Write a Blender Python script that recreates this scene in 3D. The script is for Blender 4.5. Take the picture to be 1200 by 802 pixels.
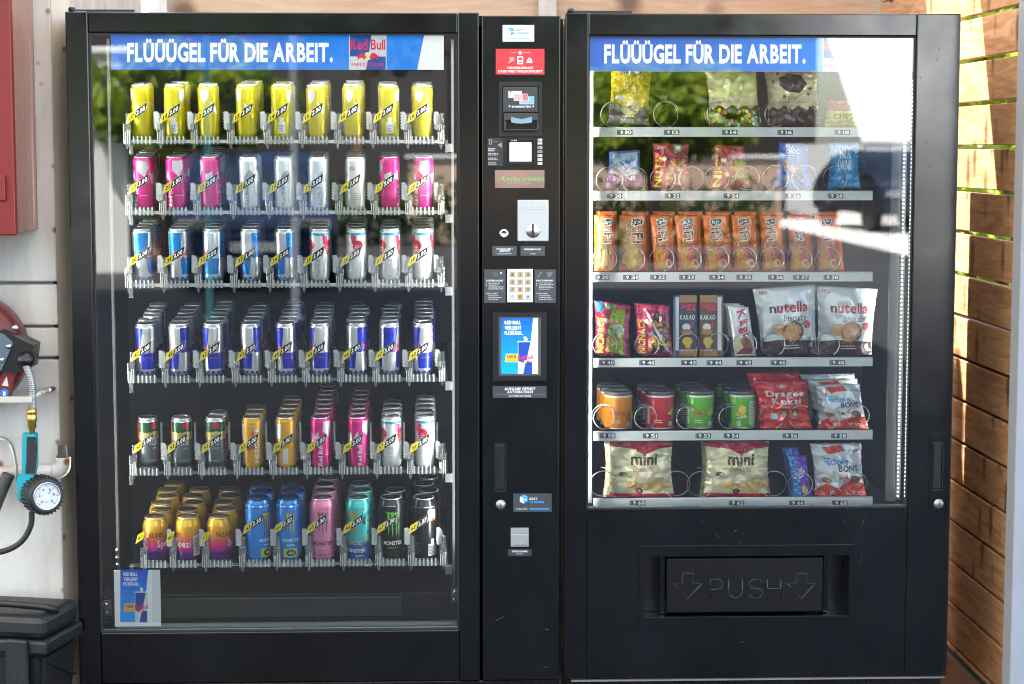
import bpy, bmesh, math, random
from mathutils import Vector, Matrix, noise

R = math.radians
sc = bpy.context.scene
for o in list(bpy.data.objects):
    bpy.data.objects.remove(o)

# ------------------------------------------------------------------ camera, sky, sun, exposure
FPX, CX, CY = 2300.0, 600.0, 401.0          # focal length and centre in photograph pixels (1200 x 802)
PITCH, YAW = math.atan(226 / FPX), math.atan(84 / FPX)
CAM = Vector((0.0, -5.0, 1.48))
cam_data = bpy.data.cameras.new('camera')
cam = bpy.data.objects.new('camera', cam_data)
sc.collection.objects.link(cam)
cam.location = CAM
cam.rotation_euler = (math.pi / 2 - PITCH, 0, -YAW)
cam_data.sensor_width = 36.0
cam_data.lens = 36.0 * FPX / 1200.0
cam_data.clip_start, cam_data.clip_end = 0.05, 2000
cam_data.dof.use_dof = True
cam_data.dof.focus_distance = 5.12
cam_data.dof.aperture_fstop = 4.0
sc.camera = cam

SUN_TO = Vector((-1.0, 1.0, 2.53)).normalized()      # towards the sun: behind the machines, from the left
world = bpy.data.worlds.new('World')
sc.world = world
world.use_nodes = True
wn = world.node_tree
wn.nodes.clear()
sky = wn.nodes.new('ShaderNodeTexSky')
sky.sky_type = 'NISHITA'
sky.sun_disc = False
sky.sun_elevation = math.asin(SUN_TO.z)
sky.sun_rotation = math.atan2(SUN_TO.x, SUN_TO.y)
sky.air_density, sky.dust_density, sky.ozone_density = 1.0, 1.5, 1.0
bg = wn.nodes.new('ShaderNodeBackground')
bg.inputs['Strength'].default_value = 0.15
wo = wn.nodes.new('ShaderNodeOutputWorld')
wn.links.new(sky.outputs[0], bg.inputs['Color'])
wn.links.new(bg.outputs[0], wo.inputs['Surface'])
sun_data = bpy.data.lights.new('sun', 'SUN')
sun_data.energy = 5.0
sun_data.angle = R(0.5)
sun_data.color = (1.0, 0.95, 0.87)
sun = bpy.data.objects.new('sun', sun_data)
sun.rotation_euler = SUN_TO.to_track_quat('Z', 'Y').to_euler()
sun.location = (0, 0, 20)
sc.collection.objects.link(sun)

sc.view_settings.view_transform = 'Standard'
sc.view_settings.look = 'None'
sc.view_settings.gamma = 1.0
sc.view_settings.use_curve_mapping = False
sc.view_settings.exposure = 3.05
sc.cycles.max_bounces = 10
sc.cycles.transparent_max_bounces = 40
sc.cycles.use_denoising = True
sc.cycles.pixel_filter_type = 'BLACKMAN_HARRIS'
sc.cycles.filter_width = 1.05
sc.cycles.sample_clamp_indirect = 6.0
sc.cycles.caustics_reflective = False
sc.cycles.caustics_refractive = False
LED_POWER = 13.0

RC = cam.rotation_euler.to_matrix()


def P(px, py, Y=0.0):
    """A photograph pixel on the plane at depth Y."""
    d = RC @ Vector(((px - CX) / FPX, -(py - CY) / FPX, -1.0))
    t = (Y - CAM.y) / d.y
    p = CAM + d * t
    return Vector((p.x, Y, p.z))


def PX(px, Y=0.0, py=400):
    return P(px, py, Y).x


def PZ(py, Y=0.0, px=600):
    return P(px, py, Y).z


# ------------------------------------------------------------------ materials
MATS = {}


def node_mat(name):
    m = bpy.data.materials.new(name)
    m.use_nodes = True
    nt = m.node_tree
    b = nt.nodes['Principled BSDF']
    return m, nt, b


def mat(name, col, rough=0.5, metal=0.0, vary=0.0, vscale=6.0, bump=0.0, bscale=60.0, coat=0.0, attr=False, rvary=0.0,
        emit=0.0, transmission=0.0, stretch=(1, 1, 1)):
    if name in MATS:
        return MATS[name]
    m, nt, b = node_mat(name)
    N, L = nt.nodes, nt.links
    b.inputs['Base Color'].default_value = (*col, 1)
    b.inputs['Roughness'].default_value = rough
    b.inputs['Metallic'].default_value = metal
    b.inputs['Coat Weight'].default_value = coat
    b.inputs['Coat Roughness'].default_value = 0.08
    src = None
    if attr:
        a = N.new('ShaderNodeAttribute')
        a.attribute_name = 'Col'
        src = a.outputs['Color']
        L.new(src, b.inputs['Base Color'])
        if emit:
            L.new(src, b.inputs['Emission Color'])
            b.inputs['Emission Strength'].default_value = emit
    elif emit:
        b.inputs['Emission Color'].default_value = (*col, 1)
        b.inputs['Emission Strength'].default_value = emit
    if vary or bump or rvary:
        tc = N.new('ShaderNodeTexCoord')
        mp = N.new('ShaderNodeMapping')
        mp.inputs['Scale'].default_value = stretch
        L.new(tc.outputs['Object'], mp.inputs['Vector'])
    if vary:
        nz = N.new('ShaderNodeTexNoise')
        nz.inputs['Scale'].default_value = vscale
        nz.inputs['Detail'].default_value = 5
        L.new(mp.outputs[0], nz.inputs['Vector'])
        ma = N.new('ShaderNodeMapRange')
        ma.inputs[1].default_value, ma.inputs[2].default_value = 0.3, 0.7
        ma.inputs[3].default_value, ma.inputs[4].default_value = 1 - vary, 1 + vary
        L.new(nz.outputs[0], ma.inputs[0])
        mx = N.new('ShaderNodeVectorMath')
        mx.operation = 'SCALE'
        if src:
            L.new(src, mx.inputs[0])
        else:
            mx.inputs[0].default_value = col
        L.new(ma.outputs[0], mx.inputs['Scale'])
        L.new(mx.outputs[0], b.inputs['Base Color'])
    if rvary:
        nz = N.new('ShaderNodeTexNoise')
        nz.inputs['Scale'].default_value = vscale * 1.7
        nz.inputs['Detail'].default_value = 6
        L.new(mp.outputs[0], nz.inputs['Vector'])
        ma = N.new('ShaderNodeMapRange')
        ma.inputs[1].default_value, ma.inputs[2].default_value = 0.3, 0.75
        ma.inputs[3].default_value, ma.inputs[4].default_value = max(0.02, rough - rvary), rough + rvary
        L.new(nz.outputs[0], ma.inputs[0])
        L.new(ma.outputs[0], b.inputs['Roughness'])
    if bump:
        nz = N.new('ShaderNodeTexNoise')
        nz.inputs['Scale'].default_value = bscale
        nz.inputs['Detail'].default_value = 3
        L.new(mp.outputs[0], nz.inputs['Vector'])
        bp = N.new('ShaderNodeBump')
        bp.inputs['Strength'].default_value = bump
        bp.inputs['Distance'].default_value = 0.002
        L.new(nz.outputs[0], bp.inputs['Height'])
        L.new(bp.outputs[0], b.inputs['Normal'])
    MATS[name] = m
    return m


def thin_clear(name, tint, refl, diff, rough=0.02, dcol=(0.8, 0.85, 0.85)):
    """A thin clear sheet: straight-through light, a mirror part that grows at grazing angles, a little haze."""
    m = bpy.data.materials.new(name)
    m.use_nodes = True
    nt = m.node_tree
    nt.nodes.clear()
    N, L = nt.nodes, nt.links
    tr = N.new('ShaderNodeBsdfTransparent')
    tr.inputs[0].default_value = (*tint, 1)
    gl = N.new('ShaderNodeBsdfGlossy')
    gl.inputs['Roughness'].default_value = rough
    lw = N.new('ShaderNodeFresnel')
    lw.inputs['IOR'].default_value = 1.5
    mr = N.new('ShaderNodeMath')
    mr.operation = 'MULTIPLY'
    mr.inputs[1].default_value = refl / 0.04
    mr.use_clamp = True
    L.new(lw.outputs[0], mr.inputs[0])
    base = tr.outputs[0]
    if diff:
        df = N.new('ShaderNodeBsdfDiffuse')
        df.inputs[0].default_value = (*dcol, 1)
        mx = N.new('ShaderNodeMixShader')
        mx.inputs[0].default_value = diff
        L.new(tr.outputs[0], mx.inputs[1])
        L.new(df.outputs[0], mx.inputs[2])
        base = mx.outputs[0]
    m2 = N.new('ShaderNodeMixShader')
    L.new(mr.outputs[0], m2.inputs[0])
    L.new(base, m2.inputs[1])
    L.new(gl.outputs[0], m2.inputs[2])
    out = N.new('ShaderNodeOutputMaterial')
    L.new(m2.outputs[0], out.inputs['Surface'])
    MATS[name] = m
    return m


def wood_mat(name, c1, c2, rough=0.6, scale=1.0):
    m, nt, b = node_mat(name)
    N, L = nt.nodes, nt.links
    tc = N.new('ShaderNodeTexCoord')
    oi = N.new('ShaderNodeObjectInfo')
    ad = N.new('ShaderNodeVectorMath')
    ad.operation = 'ADD'
    sc_ = N.new('ShaderNodeVectorMath')
    sc_.operation = 'SCALE'
    sc_.inputs['Scale'].default_value = 40.0
    cb = N.new('ShaderNodeCombineXYZ')
    for i in range(3):
        L.new(oi.outputs['Random'], cb.inputs[i])
    L.new(cb.outputs[0], sc_.inputs[0])
    L.new(tc.outputs['Object'], ad.inputs[0])
    L.new(sc_.outputs[0], ad.inputs[1])
    mp = N.new('ShaderNodeMapping')
    mp.inputs['Scale'].default_value = (3 * scale, 3 * scale, 26 * scale)
    L.new(ad.outputs[0], mp.inputs['Vector'])
    n1 = N.new('ShaderNodeTexNoise')
    n1.inputs['Scale'].default_value = 1.6
    n1.inputs['Detail'].default_value = 7
    n1.inputs['Distortion'].default_value = 1.2
    L.new(mp.outputs[0], n1.inputs['Vector'])
    ramp = N.new('ShaderNodeValToRGB')
    ramp.color_ramp.elements[0].position = 0.32
    ramp.color_ramp.elements[0].color = (*c1, 1)
    ramp.color_ramp.elements[1].position = 0.66
    ramp.color_ramp.elements[1].color = (*c2, 1)
    L.new(n1.outputs[0], ramp.inputs[0])
    # knots
    mp2 = N.new('ShaderNodeMapping')
    mp2.inputs['Scale'].default_value = (5, 12, 4.2)
    L.new(ad.outputs[0], mp2.inputs['Vector'])
    vo = N.new('ShaderNodeTexVoronoi')
    vo.inputs['Scale'].default_value = 1.0
    vo.inputs['Randomness'].default_value = 1.0
    L.new(mp2.outputs[0], vo.inputs['Vector'])
    kr = N.new('ShaderNodeValToRGB')
    kr.color_ramp.elements[0].position = 0.13
    kr.color_ramp.elements[0].color = (0.24, 0.19, 0.16, 1)
    kr.color_ramp.elements[1].position = 0.30
    kr.color_ramp.elements[1].color = (1, 1, 1, 1)
    L.new(vo.outputs['Distance'], kr.inputs[0])
    mul = N.new('ShaderNodeMixRGB')
    mul.blend_type = 'MULTIPLY'
    mul.inputs[0].default_value = 0.9
    L.new(ramp.outputs[0], mul.inputs[1])
    L.new(kr.outputs[0], mul.inputs[2])
    # board to board tone
    mr = N.new('ShaderNodeMapRange')
    mr.inputs[3].default_value, mr.inputs[4].default_value = 0.8, 1.18
    L.new(oi.outputs['Random'], mr.inputs[0])
    sv = N.new('ShaderNodeVectorMath')
    sv.operation = 'SCALE'
    L.new(mul.outputs[0], sv.inputs[0])
    L.new(mr.outputs[0], sv.inputs['Scale'])
    L.new(sv.outputs[0], b.inputs['Base Color'])
    b.inputs['Roughness'].default_value = rough
    bp = N.new('ShaderNodeBump')
    bp.inputs['Strength'].default_value = 0.35
    bp.inputs['Distance'].default_value = 0.003
    L.new(n1.outputs[0], bp.inputs['Height'])
    L.new(bp.outputs[0], b.inputs['Normal'])
    MATS[name] = m
    return m


def worn_paint(name, col, dirt, rust, rough=0.5):
    """Old painted sheet: faint dirty streaks and a few rust spots."""
    m, nt, b = node_mat(name)
    N, L = nt.nodes, nt.links
    tc = N.new('ShaderNodeTexCoord')
    mp = N.new('ShaderNodeMapping')
    mp.inputs['Scale'].default_value = (9, 9, 2)
    L.new(tc.outputs['Object'], mp.inputs['Vector'])
    n1 = N.new('ShaderNodeTexNoise')
    n1.inputs['Scale'].default_value = 1.5
    n1.inputs['Detail'].default_value = 8
    L.new(mp.outputs[0], n1.inputs['Vector'])
    r1 = N.new('ShaderNodeValToRGB')
    r1.color_ramp.elements[0].position, r1.color_ramp.elements[1].position = 0.30, 0.60
    r1.color_ramp.elements[0].color = (*dirt, 1)
    r1.color_ramp.elements[1].color = (*col, 1)
    L.new(n1.outputs[0], r1.inputs[0])
    vo = N.new('ShaderNodeTexVoronoi')
    vo.inputs['Scale'].default_value = 11
    L.new(tc.outputs['Object'], vo.inputs['Vector'])
    r2 = N.new('ShaderNodeValToRGB')
    r2.color_ramp.elements[0].position, r2.color_ramp.elements[1].position = 0.06, 0.13
    r2.color_ramp.elements[0].color = (1, 1, 1, 1)
    r2.color_ramp.elements[1].color = (0, 0, 0, 1)
    L.new(vo.outputs['Distance'], r2.inputs[0])
    mx = N.new('ShaderNodeMixRGB')
    mx.inputs[2].default_value = (*rust, 1)
    L.new(r2.outputs[0], mx.inputs[0])
    L.new(r1.outputs[0], mx.inputs[1])
    L.new(mx.outputs[0], b.inputs['Base Color'])
    b.inputs['Roughness'].default_value = rough
    bp = N.new('ShaderNodeBump')
    bp.inputs['Strength'].default_value = 0.15
    bp.inputs['Distance'].default_value = 0.004
    L.new(n1.outputs[0], bp.inputs['Height'])
    L.new(bp.outputs[0], b.inputs['Normal'])
    MATS[name] = m
    return m


def ramp_mat(name, stops, rough=0.3, metal=0.3, z0=0.0, z1=0.12):
    """Printed gradient along the height of a can."""
    m, nt, b = node_mat(name)
    N, L = nt.nodes, nt.links
    tc = N.new('ShaderNodeTexCoord')
    sx = N.new('ShaderNodeSeparateXYZ')
    L.new(tc.outputs['Object'], sx.inputs[0])
    mr = N.new('ShaderNodeMapRange')
    mr.inputs[1].default_value, mr.inputs[2].default_value = z0, z1
    L.new(sx.outputs['Z'], mr.inputs[0])
    rp = N.new('ShaderNodeValToRGB')
    el = rp.color_ramp.elements
    while len(el) < len(stops):
        el.new(0.5)
    for e, (p, c) in zip(el, stops):
        e.position = p
        e.color = (*c, 1)
    L.new(mr.outputs[0], rp.inputs[0])
    L.new(rp.outputs[0], b.inputs['Base Color'])
    b.inputs['Roughness'].default_value = rough
    b.inputs['Metallic'].default_value = metal
    MATS[name] = m
    return m


BLACK = mat('black_powder_coat', (0.0026, 0.0032, 0.0042), 0.15, 0.0, vary=0.4, vscale=5, bump=0.006, bscale=500, rvary=0.05)
BLACK2 = mat('black_plastic', (0.005, 0.0055, 0.006), 0.3, 0.0, bump=0.02, bscale=700)
BLACK.node_tree.nodes['Principled BSDF'].inputs['Specular IOR Level'].default_value = 0.5
GASKET = mat('rubber_gasket', (0.01, 0.01, 0.01), 0.6)
INNER = mat('dark_cabinet_lining', (0.0035, 0.004, 0.005), 0.7, 0.0, vary=0.2, vscale=4)
INNER.node_tree.nodes['Principled BSDF'].inputs['Specular IOR Level'].default_value = 0.12
INNERG = mat('grey_cabinet_lining', (0.07, 0.075, 0.075), 0.4)
ALU = mat('brushed_aluminium', (0.62, 0.63, 0.63), 0.38, 0.85, vary=0.08, vscale=20, bump=0.05, bscale=400, stretch=(0.1, 1, 1))
RAILM = mat('pale_rail_plastic', (0.52, 0.53, 0.53), 0.4, 0.0, vary=0.05)
STEEL = mat('polished_steel', (0.55, 0.55, 0.55), 0.25, 1.0)
GREYM = mat('light_grey_plastic', (0.45, 0.47, 0.47), 0.4, 0.0)
WHITEP = mat('white_plastic', (0.78, 0.78, 0.78), 0.4)
PRINT = mat('print', (1, 1, 1), 0.4, attr=True)
PRINTT = mat('tag_print', (1, 1, 1), 0.6, attr=True)
PRINTT.node_tree.nodes['Principled BSDF'].inputs['Specular IOR Level'].default_value = 0.15
PRINTG = mat('gloss_print', (1, 1, 1), 0.26, attr=True, coat=0.15)
PRINTM = mat('can_print', (1, 1, 1), 0.32, 0.4, attr=True)
SCREEN = mat('lit_screen', (1, 1, 1), 0.3, attr=True, emit=0.075)
LCD = mat('lcd_text', (1, 1, 1), 0.4, attr=True, emit=0.06)
HEADGLOW = mat('added_header_glow', (1, 1, 1), 0.35, attr=True, emit=0.085)  # glow added to brighten the printed header board
LEDM = mat('led_strip_light', (1.0, 0.98, 0.94), 0.5, emit=LED_POWER)
GLASS = thin_clear('door_glass', (0.96, 0.98, 0.97), 0.075, 0.0, 0.0)
CLEAR = thin_clear('clear_lane_plastic', (0.97, 0.975, 0.975), 0.16, 0.11, 0.08, (0.62, 0.66, 0.66))
CLEAR2 = thin_clear('clear_divider_plastic', (0.97, 0.97, 0.97), 0.06, 0.015, 0.1, (0.6, 0.65, 0.65))
FROST_LIT = thin_clear('frosted_tooth_lit_rib', (0.9, 0.92, 0.92), 0.14, 0.42, 0.15, (0.92, 0.94, 0.94))  # toothed strips; on the ribs its paleness imitates caught light
CANTOP = mat('can_lid_aluminium', (0.78, 0.78, 0.78), 0.38, 0.7)
CANPANEL = mat('can_lid_panel', (0.34, 0.34, 0.34), 0.3, 1.0)
CANTOPB = mat('can_lid_black', (0.03, 0.03, 0.035), 0.3, 0.6)
WOOD = wood_mat('spruce_board', (0.46, 0.205, 0.078), (0.73, 0.41, 0.20))
WOODB = wood_mat('pale_spruce_board', (0.50, 0.33, 0.20), (0.62, 0.45, 0.30))
OLDWHITE = worn_paint('old_white_paint', (0.55, 0.525, 0.48), (0.38, 0.35, 0.31), (0.20, 0.09, 0.035))
POSTM = mat('grey_post_paint', (0.27, 0.28, 0.30), 0.5, vary=0.06)
REDP = mat('red_paint', (0.16, 0.006, 0.006), 0.42, vary=0.12, vscale=9)
REDSIDE = mat('red_brown_varnish', (0.26, 0.12, 0.09), 0.25, vary=0.2, vscale=12, stretch=(1, 1, 0.2))
TEAL = mat('teal_plastic', (0.012, 0.30, 0.36), 0.4)
RUBBER = mat('black_rubber', (0.012, 0.012, 0.013), 0.5, vary=0.2)
BRASS = mat('brass', (0.55, 0.34, 0.10), 0.35, 1.0)
DULLST = mat('dull_steel', (0.40, 0.40, 0.38), 0.42, 0.9, vary=0.2, vscale=30)
RUSTY = worn_paint('rusty_grey_paint', (0.48, 0.46, 0.42), (0.40, 0.36, 0.30), (0.25, 0.09, 0.03))
TOOLBOX = mat('toolbox_black_plastic', (0.006, 0.0064, 0.007), 0.45, vary=0.35, vscale=14, bump=0.3, bscale=300)

# ------------------------------------------------------------------ mesh building
COL = sc.collection


def wloc(o):
    v = Vector((0, 0, 0))
    while o is not None:
        v += o.location
        o = o.parent
    return v


class MB:
    def __init__(s):
        s.v, s.f, s.c, s.cur, s.sm = [], [], [], (0.8, 0.8, 0.8), []
        s.smooth = False

    def add(s, vs, fs, col=None):
        n = len(s.v)
        s.v += [tuple(p) for p in vs]
        for f in fs:
            s.f.append([i + n for i in f])
            s.c.append(col or s.cur)
            s.sm.append(s.smooth)
        return s

    def box(s, x0, x1, y0, y1, z0, z1, col=None, b=0.0, M=None):
        x0, x1 = min(x0, x1), max(x0, x1)
        y0, y1 = min(y0, y1), max(y0, y1)
        z0, z1 = min(z0, z1), max(z0, z1)
        if b > 0:
            bm = bmesh.new()
            bmesh.ops.create_cube(bm, size=1)
            for v in bm.verts:
                v.co = Vector(((x0 + x1) / 2 + v.co.x * (x1 - x0), (y0 + y1) / 2 + v.co.y * (y1 - y0), (z0 + z1) / 2 + v.co.z * (z1 - z0)))
            bmesh.ops.bevel(bm, geom=bm.edges[:], offset=b, segments=2, profile=0.5, affect='EDGES')
            s.frombm(bm, col, M)
            return s
        vs = [Vector((x, y, z)) for x in (x0, x1) for y in (y0, y1) for z in (z0, z1)]
        if M is not None:
            vs = [M @ v for v in vs]
        return s.add(vs, [(0, 1, 3, 2), (4, 6, 7, 5), (0, 4, 5, 1), (2, 3, 7, 6), (0, 2, 6, 4), (1, 5, 7, 3)], col)

    def frombm(s, bm, col=None, M=None):
        bm.verts.ensure_lookup_table()
        bm.verts.index_update()
        s.add([(M @ v.co) if M is not None else v.co for v in bm.verts], [[v.index for v in f.verts] for f in bm.faces], col)
        bm.free()
        return s

    def prism(s, pts, y0, y1, col=None, axis='y'):
        """Polygon given in (x, z), drawn from y0 to y1."""
        n = len(pts)
        if axis == 'y':
            vs = [(p[0], y0, p[1]) for p in pts] + [(p[0], y1, p[1]) for p in pts]
        else:
            vs = [(y0, p[0], p[1]) for p in pts] + [(y1, p[0], p[1]) for p in pts]
        fs = [list(range(n))[::-1], list(range(n, 2 * n))]
        for i in range(n):
            j = (i + 1) % n
            fs.append((i, j, n + j, n + i))
        return s.add(vs, fs, col)

    def frame(s, o, i, y0, y1, col=None):
        """Ring between outer rect o and inner rect i (x0,x1,z0,z1), y0 front to y1 back."""
        def q(r, y):
            return [(r[0], y, r[2]), (r[1], y, r[2]), (r[1], y, r[3]), (r[0], y, r[3])]
        vs = q(o, y0) + q(i, y0) + q(o, y1) + q(i, y1)
        fs = []
        for k in range(4):
            j = (k + 1) % 4
            fs += [(k, j, 4 + j, 4 + k), (8 + k, 12 + k, 12 + j, 8 + j), (k, 8 + k, 8 + j, j), (4 + k, 4 + j, 12 + j, 12 + k)]
        return s.add(vs, fs, col)

    def lathe(s, prof, n=24, axis='z', origin=(0, 0, 0), col=None, M=None):
        o = Vector(origin)
        vs, fs = [], []
        for (r, h) in prof:
            for k in range(n):
                a = 2 * math.pi * k / n
                c, d = r * math.cos(a), r * math.sin(a)
                p = {'z': Vector((c, d, h)), 'y': Vector((c, h, d)), 'x': Vector((h, c, d))}[axis]
                if M is not None:
                    p = M @ p
                vs.append(o + p)
        for i in range(len(prof) - 1):
            for k in range(n):
                j = (k + 1) % n
                fs.append((i * n + k, i * n + j, (i + 1) * n + j, (i + 1) * n + k))
        if prof[0][0] > 1e-6:
            fs.append(tuple(range(n))[::-1])
        if prof[-1][0] > 1e-6:
            fs.append(tuple(range((len(prof) - 1) * n, len(prof) * n)))
        sm = s.smooth
        s.smooth = True
        s.add(vs, fs, col)
        s.smooth = sm
        return s

    def tube(s, path, r, n=8, col=None, closed=False):
        path = [Vector(p) for p in path]
        vs, fs = [], []
        m = len(path)
        up = Vector((0, 0, 1))
        prev = None
        for i, p in enumerate(path):
            a = path[max(i - 1, 0)]
            b = path[min(i + 1, m - 1)]
            t = (b - a).normalized()
            if prev is None:
                ref = up if abs(t.dot(up)) < 0.9 else Vector((1, 0, 0))
                u = t.cross(ref).normalized()
            else:
                u = (prev - t * prev.dot(t)).normalized()
            prev = u
            w = t.cross(u)
            rr = r[i] if isinstance(r, (list, tuple)) else r
            for k in range(n):
                an = 2 * math.pi * k / n
                vs.append(p + (u * math.cos(an) + w * math.sin(an)) * rr)
        for i in range(m - 1):
            for k in range(n):
                j = (k + 1) % n
                fs.append((i * n + k, i * n + j, (i + 1) * n + j, (i + 1) * n + k))
        fs.append(tuple(range(n))[::-1])
        fs.append(tuple(range((m - 1) * n, m * n)))
        sm = s.smooth
        s.smooth = True
        s.add(vs, fs, col)
        s.smooth = sm
        return s

    def mesh(s, name, m, origin=(0, 0, 0), colors=False):
        me = bpy.data.meshes.new(name)
        o = Vector(origin)
        me.from_pydata([Vector(p) - o for p in s.v], [], s.f)
        if colors:
            ca = me.color_attributes.new('Col', 'FLOAT_COLOR', 'CORNER')
            data = []
            for f, c in zip(s.f, s.c):
                data += [c[0], c[1], c[2], 1.0] * len(f)
            ca.data.foreach_set('color', data)
        me.polygons.foreach_set('use_smooth', s.sm)
        me.materials.append(m)
        me.update()
        return me

    def build(s, name, m, parent=None, origin=None, colors=False):
        """Link as one object; vertices were given in world coordinates."""
        base = Vector((0, 0, 0))
        if parent is not None:
            base = wloc(parent)
        og = Vector(origin) if origin is not None else base
        if origin is None and parent is None and s.v:
            xs, ys, zs = zip(*s.v)
            og = Vector(((min(xs) + max(xs)) / 2, (min(ys) + max(ys)) / 2, min(zs)))
        me = s.mesh(name, m, og, colors)
        o = bpy.data.objects.new(name, me)
        COL.objects.link(o)
        o.parent = parent
        o.location = og - base if parent is not None else og
        return o


def empty(name, loc=(0, 0, 0)):
    o = bpy.data.objects.new(name, None)
    o.location = loc
    o.empty_display_size = 0.05
    COL.objects.link(o)
    return o


def tag(o, label=None, cat=None, group=None, kind=None):
    if label:
        o['label'] = label
    if cat:
        o['category'] = cat
    if group:
        o['group'] = group
    if kind:
        o['kind'] = kind
    return o


def instance(me, name, parent, loc, rot=None):
    o = bpy.data.objects.new(name, me)
    COL.objects.link(o)
    o.parent = parent
    o.location = loc
    if rot:
        o.rotation_euler = rot
    return o


# ------------------------------------------------------------------ lettering
GL = {}


def make_glyphs():
    chars = 'ABCDEFGHIJKLMNOPQRSTUVWXYZabcdefghijklmnopqrstuvwxyzÜÖÄäöü0123456789.,:!?/&-+#*\''
    for bold, key in ((0.0, False), (0.028, True), (0.04, 'heavy')):
        cus = []
        for c in chars:
            cu = bpy.data.curves.new('glyph', 'FONT')
            cu.body = c
            cu.size = 1.0
            cu.offset = bold
            cu.resolution_u = 3
            ob = bpy.data.objects.new('glyph', cu)
            COL.objects.link(ob)
            cus.append((c, cu, ob))
        dg = bpy.context.evaluated_depsgraph_get()
        dg.update()
        for c, cu, ob in cus:
            me = bpy.data.meshes.new_from_object(ob.evaluated_get(dg))
            vs = [(v.co.x, v.co.y) for v in me.vertices]
            fs = [list(p.vertices) for p in me.polygons]
            x0 = min([v[0] for v in vs] or [0])
            x1 = max([v[0] for v in vs] or [0.3])
            GL[(c, key)] = ([(v[0] - x0, v[1]) for v in vs], fs, x1 - x0)
            bpy.data.meshes.remove(me)
        for c, cu, ob in cus:
            bpy.data.objects.remove(ob)
            bpy.data.curves.remove(cu)


make_glyphs()


def string2d(s, bold=True, gap=0.07, shear=0.0):
    """(verts, faces) of a line of text, x from 0, baseline 0."""
    vs, fs, x = [], [], 0.0
    for c in s:
        if c == ' ':
            x += 0.26
            continue
        g = GL.get((c, bold))
        if g is None:
            continue
        n = len(vs)
        vs += [(p[0] + x + p[1] * shear, p[1]) for p in g[0]]
        fs += [[i + n for i in f] for f in g[1]]
        x += g[2] + gap
    return vs, fs


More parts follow.
